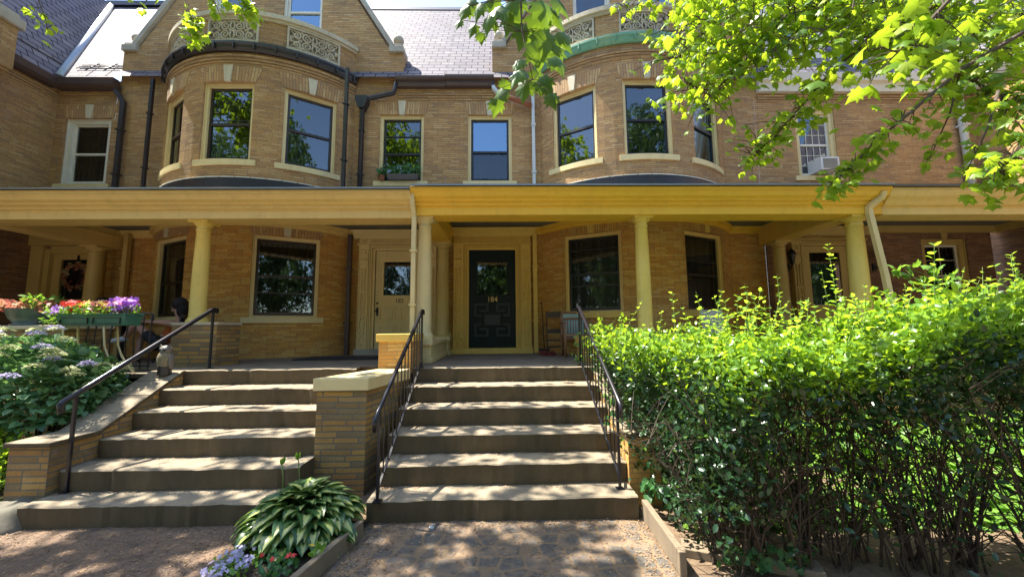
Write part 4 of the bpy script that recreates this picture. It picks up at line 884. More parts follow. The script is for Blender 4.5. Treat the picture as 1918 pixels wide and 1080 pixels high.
# railings
def railing(label, x, p0, p1, nb, base0, base1, lean=0):
    t = thing('stair_railing', label, 'railing', (x, p0[1], base0), 'black iron stair railings')
    P0, P1 = Vector(p0), Vector(p1); b = MB(); ext = P0+(P0-P1)*.07
    rh = .022 if nb else .026; b.tube([ext+Vector((0,-.0,-.10)), ext+Vector((0,-.015,-.03)), ext, P0, P1, P1+Vector((0,.06,.0)), P1+Vector((0,.07,-.05))], rh, 8); b.build('handrail', 'rail_paint', t)
    for p, zb in ((P0, base0), (P1, base1)):
        b = MB(); b.tube([(p.x, p.y, zb), (p.x, p.y, p.z)], .017, 4); b.box(p.x-.035, p.x+.035, p.y-.035, p.y+.035, zb, zb+.012); b.build('newel', 'rail_paint', t)
    if nb:
        q0, q1 = Vector((P0.x, P0.y, base0+.10)), Vector((P1.x, P1.y, base1+.06)); b = MB(); b.tube([q0, q1], .014, 4); b.build('bottom_rail', 'rail_paint', t)
        for i in range(nb):
            f = (i+1)/(nb+1); a, c = q0.lerp(q1, f), P0.lerp(P1, f); b = MB(); b.tube([a, c], .0075, 4); b.build('baluster', 'rail_paint', t)
    return t
railing('black iron stair railing with balusters left of the steps to 184', -1.08, (-1.10, 3.48, .97), (-1.10, 5.14, 1.905), 11, .19, 1.16)
railing('black iron stair railing with balusters beside the hedge', 1.0, (1.04, 3.66, 1.02), (1.00, 5.16, 1.93), 11, .19, 1.16)
railing('black iron handrail on two posts without balusters at the left steps', -4.03, (-4.04, 3.78, 1.08), (-3.93, 5.26, 1.95), 0, .19, 1.16)

# ================================================================== things on the porches
b = MB(); b.box(-3.55, -2.0, 6.55, 7.25, 1.162, 1.175); tag(b.build('doormat', 'mat'), 'dark doormat lying on the porch before door 182', 'doormat')
# owl
C_ = Vector((-4.27, 4.98, 1.115)); t = thing('owl_statue', 'weathered plastic owl standing on the side wall below the brick pier', 'owl statue', C_)
b = MB(); b.lathe([(.0, 0), (.085, 0), (.09, .03), (.085, .10), (.098, .18), (.105, .25), (.095, .31), (.075, .335)], C_, 20); b.build('body', 'owl_feather', t)
b = MB(); b.lathe([(.088, .001), (.093, .03), (.088, .10), (.09, .13)], C_, 20); b.build('base', 'dark_metal', t)
b = MB(); b.ball(C_+Vector((0, -.005, .37)), .085, (1.05, .95, .8)); b.hexa([C_+Vector(v) for v in ((-.075,-.04,.40), (-.03,-.05,.41), (-.03,.0,.41), (-.075,0,.40), (-.085,-.035,.46), (-.08,-.04,.46), (-.08,-.02,.46), (-.085,-.02,.46))])
b.hexa([C_+Vector(v) for v in ((.03,-.05,.41), (.075,-.04,.40), (.075,0,.40), (.03,.0,.41), (.08,-.04,.46), (.085,-.035,.46), (.085,-.02,.46), (.08,-.02,.46))]); ho = b.build('head', 'owl_grey', t)
for q in (-1, 1):
    b = MB(); b.ball(C_+Vector((q*.034, -.075, .375)), .022, (1, .5, 1)); b.build('eye', 'black', ho)
    b = MB(); b.ball(C_+Vector((q*.095, .0, .20)), .05, (.5, 1.2, 2.4)); b.build('wing', 'owl_grey', t)
b = MB(); b.hexa([C_+Vector(v) for v in ((-.012,-.085,.36), (.012,-.085,.36), (.012,-.07,.36), (-.012,-.07,.36), (-.002,-.10,.335), (.002,-.10,.335), (.002,-.08,.335), (-.002,-.08,.335))]); b.build('beak', 'dark_metal', ho)

for ch in t.children_recursive: ch.location = ch.location if ch.parent is not t else -t.location
t.scale = (.78, .78, .84)

def tubes(name, paths, r, mat, parent, n=6):
    b = MB()
    for p in paths: b.tube(p, r, n)
    return b.build(name, mat, parent)
def fan(n, c, rx, ry, rz): u = RNG.random(n)*2*PI; v = RNG.random(n)**.5; return np.array(c)+np.stack([rx*v*np.cos(u), ry*v*np.sin(u), rz*RNG.random(n)], 1)
def blossoms(par, c, rx, ry, h, mat, n, s=.03, name='blossom'):
    """n five-petalled flowers in a patch"""
    P = fan(n, c, rx, ry, h); k = 5; PP = np.repeat(P, k, 0); a = np.tile(np.arange(k)*2*PI/k, n)+np.repeat(RNG.random(n)*6, k)
    N0 = unit(np.repeat(RNG.normal(size=(n, 3))*.5+np.array([.05, -.7, .7]), k, 0)); A = unit(np.cross(N0, [0, 0, 1.])); B_ = np.cross(N0, A)
    D = A*np.cos(a)[:, None]+B_*np.sin(a)[:, None]
    return scatter(name, 'oval', PP, D, N0, np.full(n*k, s)*RNG.uniform(.8, 1.2, n*k), mat, par)
# flower box on a curved stand
bc = at(180, 597, 5.0); bx0, bx1 = -5.60, -4.74; bz0, bz1 = 1.735, 1.865; y0, y1 = 4.90, 5.14
t = thing('flower_box', 'long green window box packed with red, yellow and purple flowers on a curved stand', 'flower box', (-5.17, 5.02, bz0))
b = MB(); b.hexa([(bx0+.03,y0+.02,bz0), (bx1-.03,y0+.02,bz0), (bx1-.03,y1,bz0), (bx0+.03,y1,bz0), (bx0,y0,bz1), (bx1,y0,bz1), (bx1,y1,bz1), (bx0,y1,bz1)]); b.box(bx0-.01, bx1+.01, y0-.012, y1+.01, bz1+.001, bz1+.02); bo = b.build('box', 'green_box', t, .004)
b = MB()
for a, c in ((bx0+.06, bx0+.40), (bx1-.40, bx1-.06)): panel_frame(b, a, c, bz0+.02, bz1-.03, y0+.008, .008, .014)
b.build('panel_line', 'black', bo)
n = 420; P = fan(n, (-5.17, 5.0, bz1), .50, .16, .10); scatter('foliage', 'oval', P, rvec(n)+[0, -.4, .7], rvec(n)+[0, -.3, .8], RNG.uniform(.04, .07, n), 'cover_leaf', t)
n = 160; P = fan(n, (-5.60, 4.95, bz1-.10), .16, .12, .18); scatter('trailing_foliage', 'oval', P, rvec(n)+[0, -.4, .2], rvec(n)+[0, -.3, .8], RNG.uniform(.035, .06, n), 'cover_leaf', t)
for cx, rx, mat, n, h in ((-5.42, .11, 'petal_red', 26, .13), (-5.22, .10, 'petal_yellow', 10, .12), (-5.15, .12, 'coleus', 30, .12), (-4.98, .05, 'petal_yellow', 12, .11), (-4.86, .14, 'petal_purple', 34, .16), (-4.92, .08, 'petal_pink', 12, .17), (-4.78, .07, 'petal_purple', 16, .14), (-5.55, .10, 'petal_purple', 14, .08), (-5.66, .1, 'petal_purple', 8, .0), (-5.1, .1, 'petal_pink', 9, .13)):
    blossoms(t, (cx, 4.97, bz1+.04), rx*1.1, .14, h*1.1, mat, int(n*1.7), .036)
st_ = thing('plant_stand', 'cream metal plant stand with curved legs under the green flower box', 'plant stand', (-5.17, 5.02, 1.13))
for x, s_ in ((-5.52, -1), (-5.02, 1)):
    for yy in (4.93, 5.10):
        pts = [Vector((x, yy, bz0-.001)), Vector((x+s_*.0+.01, yy, 1.62)), Vector((x+.03, yy, 1.48)), Vector((x+.09, yy, 1.34)), Vector((x+.18, yy, 1.22)), Vector((x+.26, yy, 1.135))]
        tubes('leg', [pts], .012, 'cream_pale', st_)
# green bowl planter
c = Vector((-6.36, 5.28, 1.752)); t = thing('bowl_planter', 'round green bowl planter of coleus on the far left pier', 'planter', c)
b = MB(); b.lathe([(0, 0), (.17, 0), (.17, .02), (.14, .03), (.19, .10), (.225, .20), (.235, .22), (.215, .22), (.20, .19)], c, 28); b.build('bowl', 'bowl_green', t)
n = 420; scatter('foliage', 'heart', fan(n, c+Vector((0, 0, .19)), .30, .22, .12), rvec(n)+[0, -.2, .5], rvec(n)+[0, -.4, .8], RNG.uniform(.035, .075, n), 'coleus', t)
n = 160; scatter('foliage', 'oval', fan(n, c+Vector((.12, 0, .2)), .16, .2, .18), rvec(n)+[0, 0, .4], rvec(n)+[0, 0, .8], RNG.uniform(.05, .08, n), 'cover_leaf', t)
blossoms(t, c+Vector((-.12, -.1, .2)), .14, .1, .04, 'petal_red', 18, .035)
# iron porch railing
t = thing('porch_railing', 'low wrought iron porch railing behind the green flower box', 'railing', (-5.2, 5.35, 1.13))
zt = 1.905
tubes('top_rail', [[(-5.72, 5.35, zt), (-4.86, 5.35, zt), (-4.80, 5.35, zt-.02), (-4.80, 5.35, zt-.10)]], .013, 'rail_paint', t); tubes('bottom_rail', [[(-5.72, 5.35, 1.20), (-4.80, 5.35, 1.20)]], .012, 'rail_paint', t)
for i in range(9):
    x = -5.66+i*.105; tubes('baluster', [[(x, 5.35, 1.13), (x+.008, 5.35, 1.35), (x-.008, 5.35, 1.55), (x+.008, 5.35, 1.75), (x, 5.35, zt)]], .008, 'rail_paint', t)
# table and chairs on the left porch
def bistro_chair(label, x, y, face):
    t = thing('bistro_chair', label, 'chair', (x, y, 1.16), 'bistro chairs on the left porch'); z = 1.16
    b = MB(); b.box(x-.19, x+.19, y-.19, y+.19, z+.40, z+.425); b.build('seat', 'wood_dark', t, .01)
    for q in (-1, 1):
        xf = x+face*.18; xb = x-face*.18
        tubes('leg', [[(xf, y+q*.17, z+.41), (xf-face*.34, y+q*.17, z)]], .011, 'dark_metal', t); tubes('leg', [[(xb, y+q*.17, z+.41), (xb+face*.34, y+q*.17, z)]], .011, 'dark_metal', t)
        tubes('back_post', [[(xb, y+q*.17, z+.41), (xb-face*.07, y+q*.17, z+.78)]], .011, 'dark_metal', t)
    b = MB(); xb = x-face*.24; b.box(xb-.01, xb+.01, y-.17, y+.17, z+.60, z+.64); b.box(xb-face*.03-.01, xb-face*.03+.01, y-.17, y+.17, z+.72, z+.77); b.build('backrest', 'wood_dark', t)
bistro_chair('dark folding bistro chair under the seated person in orange', -5.52, 6.55, -1); bistro_chair('dark folding bistro chair at the far side of the small round table', -7.10, 6.60, 1)
t = thing('bistro_table', 'small round dark bistro table behind the iron porch railing', 'table', (-6.35, 6.55, 1.16))
b = MB(); b.lathe([(0, .62), (.30, .62), (.31, .63), (.30, .645), (0, .645)], (-6.35, 6.55, 1.16), 28); b.build('tabletop', 'dark_metal', t)
tubes('pedestal', [[(-6.35, 6.55, 1.16), (-6.35, 6.55, 1.78)]], .03, 'dark_metal', t)
for k in range(3): a = k*2.09+.4; tubes('foot', [[(-6.35, 6.55, 1.22), (-6.35+.2*math.cos(a), 6.55+.2*math.sin(a), 1.20), (-6.35+.26*math.cos(a), 6.55+.26*math.sin(a), 1.162)]], .014, 'dark_metal', t)

# ------------------------------------------------------------------ people
def skin_mesh(name, V, E, Rr, mat, parent, sub=2, root=0):
    me = bpy.data.meshes.new(name); me.from_pydata([tuple(v) for v in V], E, []); o = bpy.data.objects.new('tmp', me); link(o)
    sk = o.modifiers.new('s', 'SKIN'); su = o.modifiers.new('u', 'SUBSURF'); su.levels = sub; su.render_levels = sub
    if not me.skin_vertices: me.skin_vertices.new()
    for i, d in enumerate(me.skin_vertices[0].data): r = Rr[i]; d.radius = (r, r) if not isinstance(r, tuple) else r; d.use_root = (i == root)
    bpy.context.view_layer.update(); nm = bpy.data.meshes.new_from_object(o.evaluated_get(bpy.context.evaluated_depsgraph_get())); bpy.data.objects.remove(o)
    nm.materials.clear(); nm.materials.append(M[mat]); 
    for p in nm.polygons: p.use_smooth = True
    q = bpy.data.objects.new(name, nm); link(q)
    if parent is not None: q.parent = parent; q.location = -wloc(parent)
    return q
def seated(label, J, facing, top, bottom, Yc, shoe='sneaker'):
    """J: pixel positions of the joints in the photograph; Yc depth of the body"""
    p = lambda k, dy=0: at(*J[k], Yc)+Vector((0, dy, 0))
    V = []; E = []; R = []; ix = {}
    def add(k, v, r, par=None): ix[k] = len(V); V.append(v); R.append(r); (E.append((ix[par], ix[k])) if par is not None else None)
    hip = p('hip'); chest = p('chest'); neck = p('neck'); head = p('head')
    t = thing('person', label, 'person', Vector((hip.x, hip.y, 1.16)), None)
    add('hip', hip, (.115, .10)); add('waist', hip.lerp(chest, .5), (.10, .085), 'hip'); add('chest', chest, (.11, .10), 'waist'); add('neck0', neck.lerp(chest, .25), .06, 'chest'); add('neck', neck, .042, 'neck0')
    f = Vector((facing, 0, 0))
    add('skull', head, (.085, .075), 'neck'); add('crown', head+Vector((-facing*.01, 0, .06)), (.07, .065), 'skull')
    for s_, kn, an, to in ((-1, 'knee1', 'ankle1', 'toe1'), (1, 'knee2', 'ankle2', 'toe2')):
        add('th%d' % s_, hip+Vector((facing*.04, s_*.09, -.02)), .085, 'hip'); add('kn%d' % s_, p(kn, s_*.07), .055, 'th%d' % s_)
        add('cf%d' % s_, p(kn, s_*.07).lerp(p(an, s_*.05), .35), .055, 'kn%d' % s_); add('an%d' % s_, p(an, s_*.05), .035, 'cf%d' % s_); add('to%d' % s_, p(to, s_*.05), .03, 'an%d' % s_)
        add('sh%d' % s_, p('shoulder', s_*.17), .05, 'chest'); add('el%d' % s_, p('elbow', s_*.19), .04, 'sh%d' % s_); add('wr%d' % s_, p('hand', s_*.12), .026, 'el%d' % s_)
        add('pa%d' % s_, p('hand', s_*.12)+f*.06, (.034, .016), 'wr%d' % s_)
    body = skin_mesh('body', V, E, R, 'skin', t)
    for s_ in (-1, 1):
        h0 = p('hand', s_*.12)+f*.085; fb = MB()
        for k in range(4): d = Vector((0, (k-1.5)*.018, 0)); fb.tube([h0+d, h0+d+f*.035+Vector((0,0,.004)), h0+d+f*(.06-.006*abs(k-1.3))+Vector((0,0,-.01))], [.009, .008, .006], 6)
        fb.tube([h0-f*.06+Vector((0,s_*-.025,0)), h0-f*.02+Vector((0,s_*-.05,.0)), h0+f*.005+Vector((0,s_*-.055,-.005))], [.010, .009, .007], 6); fb.build('fingers', 'skin', t)
    vv = lambda *k: [V[ix[a]] for a in k]
    sv = vv('hip', 'waist', 'chest', 'neck0'); sv[3] = sv[2].lerp(sv[3], .6); skin_mesh('shirt', sv+vv('sh-1', 'sh1'), [(0,1), (1,2), (2,3), (2,4), (2,5)], [(.125,.115), (.118,.10), (.125,.115), (.075,.07), .058, .058], top, t)
    k1, k2 = V[ix['kn-1']], V[ix['kn1']]; th1, th2 = V[ix['th-1']], V[ix['th1']]
    skin_mesh('shorts', [sv[0], th1, th1.lerp(k1, .6), th2, th2.lerp(k2, .6)], [(0,1), (1,2), (0,3), (3,4)], [(.13,.12), .10, .082, .10, .082], bottom, t)
    for s_ in (-1, 1):
        a, b_ = V[ix['an%d' % s_]], V[ix['to%d' % s_]]; d = (b_-a).normalized(); sb = MB(); sb.tube([a-d*.05, a-d*.02, a.lerp(b_, .6), b_, b_+d*.04], [.02, .045, .042, .036, .015], 10); sb.build('shoe', shoe, t)
    hb = MB(); hc = head+Vector((-facing*.035, 0, .045)); hb.ball(hc, .115, (1, .95, 1.02)); hb.ball(hc+Vector((-facing*.05, 0, -.10)), .09, (.85, 1.0, 1.5)); hb.ball(hc+Vector((-facing*.07, 0, -.21)), .065, (.7, 1.0, 1.5)); hb.build('hair', 'hair', t)
    fc = MB(); fc.tube([head+f*.07+Vector((0,0,.02)), head+f*.10+Vector((0,0,-.012)), head+f*.075+Vector((0,0,-.02))], [.008, .013, .008], 8); fc.ball(head+f*.062+Vector((0,0,-.06)), .03, (1, 1.0, .8)); fc.build('nose_and_chin', 'skin', t)
    for q in (-1, 1):
        eb = MB(); eb.ball(head+f*.073+Vector((0, q*.03, .022)), .011); eb.build('eye', 'black', t)
    mb = MB(); mb.tube([head+f*.083+Vector((0, -.02, -.043)), head+f*.09+Vector((0, 0, -.043)), head+f*.083+Vector((0, .02, -.043))], .005, 6); mb.build('mouth', 'red_plastic', t)
    g = MB(); g.tube([head+f*.085+Vector((0, -.055, .02)), head+f*.095+Vector((0, 0, .022)), head+f*.085+Vector((0, .055, .02))], .006, 6); g.build('glasses', 'black', t)
    return t
seated('person in orange top and black shorts sitting cross legged on the left porch', dict(hip=(308,640), chest=(330,614), neck=(337,597), head=(333,574), knee1=(262,606), ankle1=(238,634), toe1=(217,638), knee2=(258,628), ankle2=(252,668), toe2=(232,680), shoulder=(336,606), elbow=(312,603), hand=(286,603)), -1, 'orange_cloth', 'black_cloth', 6.5)
seated('person in dark clothes sitting behind the flower box on the left porch', dict(hip=(128,645), chest=(160,612), neck=(180,596), head=(196,574), knee1=(185,640), ankle1=(192,668), toe1=(208,678), knee2=(178,636), ankle2=(170,668), toe2=(190,680), shoulder=(172,604), elbow=(188,618), hand=(214,606)), 1, 'olive_cloth', 'olive_cloth', 6.6)
# things stored at the right end of porch 184
def slat_chair(label, x, y):
    t = thing('wooden_armchair', label, 'chair', (x, y, 1.16)); z = 1.16
    b = MB(); b.box(x-.24, x+.24, y-.24, y+.22, z+.36, z+.39); b.build('seat', 'wood', t, .008)
    for q in (-1, 1):
        for yy in (-.22, .2): b = MB(); b.tube([(x+q*.22, y+yy, z), (x+q*.22, y+yy, z+.58)], .018, 8); b.build('leg', 'wood', t)
        b = MB(); b.box(x+q*.22-.03, x+q*.22+.03, y-.26, y+.24, z+.58, z+.60); b.build('armrest', 'wood', t, .006)
    b = MB(); b.tube([(x-.24, y+.1, z+.62), (x-.18, y+.24, z+.66), (x, y+.28, z+.67), (x+.18, y+.24, z+.66), (x+.24, y+.1, z+.62)], .022, 8)
    for k in range(9): a = -.2+.4*k/8; b.tube([(x+a, y+.24-.0*a, z+.38), (x+a, y+.25, z+.65)], .009, 6)
    b.build('backrest', 'wood', t)
slat_chair('brown wooden slatted armchair on the porch behind the right railing', 1.24, 6.75)
t = thing('folding_chair', 'dark folding chair leaning on the brick bay right of door 184', 'chair', (.93, 7.3, 1.16))
for q in (-1, 1): tubes('side_rail', [[(.93+q*.15, 7.15, 1.165), (.93+q*.13, 7.38, 1.98)]], .012, 'wood_dark', t)
for z0, z1 in ((1.30, 1.33), (1.42, 1.45), (1.56, 1.64), (1.86, 1.97)):
    f = (z0-1.16)/.82; b = MB(); b.box(.93-.14, .93+.14, 7.15+.23*f-.01, 7.15+.23*f+.01, z0, z1); b.build('slat', 'wood_dark', t)
b = MB(); b.hexa([(1.05, 7.22, 1.45), (1.62, 7.22, 1.45), (1.62, 7.25, 1.45), (1.05, 7.25, 1.45), (1.05, 7.36, 1.97), (1.62, 7.36, 1.97), (1.62, 7.39, 1.97), (1.05, 7.39, 1.97)]); fr = b.build('picture_frame', 'wood'); tag(fr, 'brown wooden frame around a pale teal panel, leaning behind the slatted armchair', 'frame')
b = MB(); b.hexa([(1.11, 7.225, 1.50), (1.56, 7.225, 1.50), (1.56, 7.23, 1.50), (1.11, 7.23, 1.50), (1.11, 7.33, 1.92), (1.56, 7.33, 1.92), (1.56, 7.34, 1.92), (1.11, 7.34, 1.92)]); b.build('panel', 'pale_teal', fr)
t = thing('broom', 'thin dark broom standing in the corner beside the yellow downspout', 'broom', (.76, 7.55, 1.16))
tubes('handle', [[(.76, 7.5, 1.25), (.74, 7.72, 2.20)]], .011, 'wood_dark', t); b = MB(); b.box(.66, .86, 7.47, 7.53, 1.162, 1.27); b.build('brush', 'black', t)
t = thing('dustpan', 'red dustpan lying on the porch floor below the broom', 'dustpan', (.78, 7.2, 1.162)); b = MB(); b.box(.64, .92, 7.1, 7.36, 1.162, 1.17); b.box(.64, .65, 7.1, 7.36, 1.17, 1.22); b.box(.91, .92, 7.1, 7.36, 1.17, 1.22); b.box(.64, .92, 7.35, 7.36, 1.17, 1.23); b.build('pan', 'red_plastic', t); tubes('handle', [[(.78, 7.36, 1.2), (.78, 7.46, 1.26)]], .012, 'red_plastic', t)
b = MB(); p0, p1 = at(1316, 625, 6.6), at(1362, 582, 6.6); b.hexa([(p0.x, 6.5, 1.3), (p1.x, 6.5, 1.3), (p1.x, 6.53, 1.3), (p0.x, 6.53, 1.3), (p0.x+.02, 6.68, p1.z+.02), (p1.x-.05, 6.68, p1.z+.02), (p1.x-.05, 6.71, p1.z+.02), (p0.x+.02, 6.71, p1.z+.02)]); tag(b.build('board', 'board_white', None, .006), 'white board propped under the right bay window behind the hedge', 'board')
# planter box at the upstairs window of 182
t = thing('window_planter', 'grey window box with leafy plants on the upstairs sill above door 182', 'planter', (-2.15, 7.86, 4.80))
b = MB(); b.hexa([(-2.44, 7.84, 4.795), (-1.84, 7.84, 4.795), (-1.84, 7.98, 4.795), (-2.44, 7.98, 4.795), (-2.47, 7.82, 4.91), (-1.81, 7.82, 4.91), (-1.81, 7.99, 4.91), (-2.47, 7.99, 4.91)]); b.build('box', 'box_grey', t, .005)
n = 170; scatter('foliage', 'oval', fan(n, (-2.14, 7.9, 4.90), .38, .07, .20), rvec(n)+[0, -.2, .8], rvec(n)+[0, -.5, .5], RNG.uniform(.06, .10, n), 'ivy_leaf', t)
c = Vector((-2.58, 7.88, 4.792)); t = thing('potted_plant', 'small bushy plant in a terracotta pot left of the grey window box', 'potted plant', c); b = MB(); b.lathe([(0, 0), (.05, 0), (.065, .10), (.07, .10), (.055, .09)], c, 16); b.build('pot', 'terracotta', t)
n = 80; scatter('foliage', 'oval', fan(n, c+Vector((0, 0, .08)), .09, .07, .15), rvec(n)+[0, 0, .8], rvec(n), RNG.uniform(.05, .08, n), 'ivy_leaf', t)

# ================================================================== ground furniture
def board_edge(label, pts, h, w_, mat='rock'):
    b = MB()
    for (a, c) in zip(pts, pts[1:]):
        a, c = Vector((*a, 0)), Vector((*c, 0)); d = (c-a).normalized(); nn = Vector((-d.y, d.x, 0))*w_/2
        b.hexa([a-nn, c-nn, c+nn, a+nn]+[p+Vector((0, 0, h)) for p in (a-nn, c-nn, c+nn, a+nn)])
    o = b.build('edging_board', mat, None, .006); tag(o, label, 'edging', 'weathered bed edging boards'); return o
paint('old_wood', (.22, .17, .11), .9, .6, .7, (.10, .08, .055))
board_edge('weathered wooden edging board along the right side of the paver path', [(1.21, 3.52), (1.18, 2.72)], .16, .05, 'old_wood')
board_edge('flat weathered edging plank in front of the hedge roots', [(1.30, 3.02), (2.1, 2.7)], .06, .16, 'old_wood')
board_edge('weathered wooden edging board between the hosta bed and the paver path', [(-1.17, 3.30), (-1.42, 2.2)], .13, .05, 'old_wood')
board_edge('pale edging strip between the flower bed and the left path', [(-1.95, 3.35), (-1.97, 2.2)], .06, .10)
c = atz(15, 990, .0); b = MB(); b.ball((0, 0, 0), 1, (1, 1, 1), 32); b.v = [(c.x-.08+.30*x*(1+.10*math.sin(5*y+3*z)), 3.62+.24*y*(1+.12*math.sin(4*x+6*z)), .0+.215*max(-.3, min(.82, z))*(1+.06*math.sin(7*x+5*y))) for x, y, z in b.v]; tag(b.build('boulder', 'rock'), 'rounded grey stone beside the left corner of the bottom step', 'stone')
b = MB(); b.ball((1.38, 2.60, -.02), .15, (1.5, .8, .3), 16); tag(b.build('flagstone', 'rock'), 'flat grey stone at the foot of the hedge near the path', 'stone')
b = MB(); q = atz(808, 988, .01); b.box(q.x-.02, q.x+.02, q.y-.015, q.y+.015, .008, .02); b.box(q.x, q.x+.012, q.y-.01, q.y+.01, .02, .04); tag(b.build('paper_scrap', 'ac_white'), 'tiny white paper scrap on the paver path before the steps', 'litter')
# fallen debris on the paths and the back of the treads
N = 26000; X = RNG.uniform(-4.8, 1.2, N); Yv = RNG.uniform(2.2, 3.5, N)
keep = (((X > -1.2) & (RNG.random(N) < np.clip(.16+.9*((Yv-3.1)/.4)**3*(Yv > 3.1)+.5*(np.abs(X-.05) > .9), 0, 1))) | ((X < -2.0) & (RNG.random(N) < .6)))
X, Yv = X[keep], Yv[keep]; n = len(X); P = np.stack([X, Yv, np.full(n, .012)], 1)
PS = [P]
for i in range(5):
    for xa, xb in ((-1.18, 1.13), (-4.1, -1.96)):
        k = 330; y = RY_[i+1]-np.abs(RNG.normal(size=k))*.035-.005; y = np.where(RNG.random(k) < .15, RNG.uniform(RY_[i]+.03, RY_[i+1], k), y); xx = RNG.uniform(xa, xb, k); xx = np.where(RNG.random(k) < .3, xa+np.abs(RNG.normal(size=k))*.12, xx)
        PS.append(np.stack([xx, y, np.full(k, RZ_[i]+.004)], 1))
P = np.concatenate(PS); n = len(P); ang = RNG.random(n)*2*PI
o = scatter('fallen_litter', 'chip', P, np.stack([np.cos(ang), np.sin(ang), RNG.normal(size=n)*.15], 1), RNG.normal(size=(n, 3))*.35+[0, 0, 1], RNG.uniform(.006, .017, n), 'debris', smooth=False); tag(o, 'scattered tan bud scales and leaf bits on paths and steps', 'leaf litter', None, 'stuff')

# ================================================================== plants
def hosta(label, cx, cy, n, r, s, z=.03):
    t = thing('hosta', label, 'plant', (cx, cy, 0)); f = RNG.random(n); a = RNG.random(n)*2*PI
    el = -.15+1.15*(1-f); D = np.stack([np.cos(a)*np.cos(el), np.sin(a)*np.cos(el), np.sin(el)], 1); base = np.stack([cx+np.cos(a)*f*r*.75, cy+np.sin(a)*f*r*.6, z+.06+.17*(1-f**2)+RNG.random(n)*.05], 1)
    Nn = np.stack([-np.cos(a)*np.sin(el), -np.sin(a)*np.sin(el), np.cos(el)], 1)+RNG.normal(size=(n, 3))*.12
    scatter('foliage', 'hosta', base, D, Nn, RNG.uniform(.75, 1.2, n)*s, 'hosta_leaf', t)
    b = MB()
    for i in range(0, n, 2): p = Vector(base[i]); b.tube([(cx+(p.x-cx)*.3, cy+(p.y-cy)*.3, z), p], .004, 4, cap=False)
    b.build('stalk', 'stem_green', t)
    return t
t = hosta('large variegated hosta clump growing at the foot of the brick pier', -1.62, 3.30, 330, .50, .165)
t2 = t
b = MB()
for dx, h in ((-.30, .62), (-.16, .66)):
    b.tube([(-1.62+dx, 3.5, .1), (-1.62+dx-.01, 3.52, .4), (-1.62+dx-.02, 3.5, h-.1)], .005, 5)
b.build('flower_stalk', 'stem_green', t2)
for q in ((-1.94, 3.5, .50), (-1.80, 3.5, .54)): scatter('flower_bud', 'oval', np.array([q]*4), rvec(4)*.5+[0, 0, 1], rvec(4), np.full(4, .07), 'cover_leaf', t2)
def low_flowers(label, cx, cy, rx, mat, nf, nl, h=.10, leaf='ivy_leaf', ry=None):
    t = thing('bedding_flowers', label, 'flowers', (cx, cy, .03)); ry = ry or rx
    scatter('foliage', 'oval', fan(nl, (cx, cy, .03), rx, ry, h), rvec(nl)+[0, 0, .6], rvec(nl)+[0, 0, .8], RNG.uniform(.03, .055, nl), leaf, t); blossoms(t, (cx, cy, .03+h), rx*.9, ry*.9, .04, mat, nf, .02)
low_flowers('pink and red impatiens in the bed just below the hosta', -1.68, 3.02, .13, 'petal_pink', 5, 150); low_flowers('red impatiens with one large bloom beside the edging board', -1.53, 2.80, .12, 'petal_red', 4, 130)
low_flowers('pale lilac lobelia cushion at the bottom edge of the photo', -1.84, 2.78, .15, 'petal_lilac', 60, 150, .08, 'cover_leaf', .25)
low_flowers('small light green sprig growing against the edging board', -1.30, 2.84, .04, 'petal_yellow', 1, 45, .14, 'cover_leaf')
# hydrangea
t = thing('hydrangea_bush', 'big hydrangea bush with pale flower heads left of the steps', 'bush', (-5.1, 4.4, 0))
n = 4200; u = rvec(n); u[:, 2] = np.abs(u[:, 2])*1.0; rr = RNG.uniform(.72, 1.04, n)[:, None]; P = np.array([-5.33, 4.50, .72])+u*rr*np.array([.90, .70, .86]); low = RNG.random(n) < .22; P[low, 2] -= RNG.uniform(0, .6, low.sum())
D = u*.7+rvec(n)*.5+[0, -.1, -.2]; scatter('foliage', 'heart', P, D, u+rvec(n)*.35+[0, 0, .7], RNG.uniform(.05, .10, n), 'hydrangea_leaf', t)
for i in range(48):
    v = rvec(1)[0]; v[2] = abs(v[2])*.8+.35; v = v/np.linalg.norm(v); v[1] = -abs(v[1]) if i % 3 else v[1]; c = np.array([-5.33, 4.50, .76])+v*np.array([.96, .75, .93]); k = 110; a = RNG.random(k)*2*PI; r_ = RNG.random(k)**.5*.07
    PP = np.stack([c[0]+r_*np.cos(a), c[1]+r_*np.sin(a), c[2]+.05-9*r_**2+RNG.random(k)*.015], 1); scatter('flower_head', 'oval', PP, np.stack([np.cos(a), np.sin(a), .2*np.ones(k)], 1)+rvec(k)*.5, rvec(k)*.4+[0, -.2, 1], np.full(k, .024), 'petal_cream' if i % 5 else 'petal_lilac', t)
b = MB(); rr_ = random.Random(2)
for i in range(40): a = rr_.uniform(0, 6.28); q = rr_.uniform(.4, .9); b.tube([(-5.1+.15*math.cos(a), 4.4+.1*math.sin(a), 0), (-5.2+.5*q*math.cos(a), 4.45+.4*q*math.sin(a), .6), (-5.25+.9*q*math.cos(a), 4.5+.65*q*math.sin(a), 1.1)], [.012, .009, .005], 5)
b.build('stem', 'stem', t)
n = 2200; u = rvec(n); u[:, 2] = np.abs(u[:, 2]); P = np.array([-5.0, 3.92, .10])+u*RNG.uniform(.6, 1.05, n)[:, None]*np.array([.62, .30, .62])
t = thing('low_shrub', 'small leaved dark shrub below the hydrangea beside the brick side wall', 'shrub', (-5.0, 3.95, 0)); scatter('foliage', 'oval', P, u+rvec(n)*.7, u+rvec(n)*.5, RNG.uniform(.035, .06, n), 'privet_leaf', t)
b = MB()
for i in range(16): a = i*.4; b.tube([(-5, 3.95, 0), (-5+.45*math.cos(a), 3.95+.2*math.sin(a), .45)], [.01, .004], 4)
b.build('stem', 'stem', t)
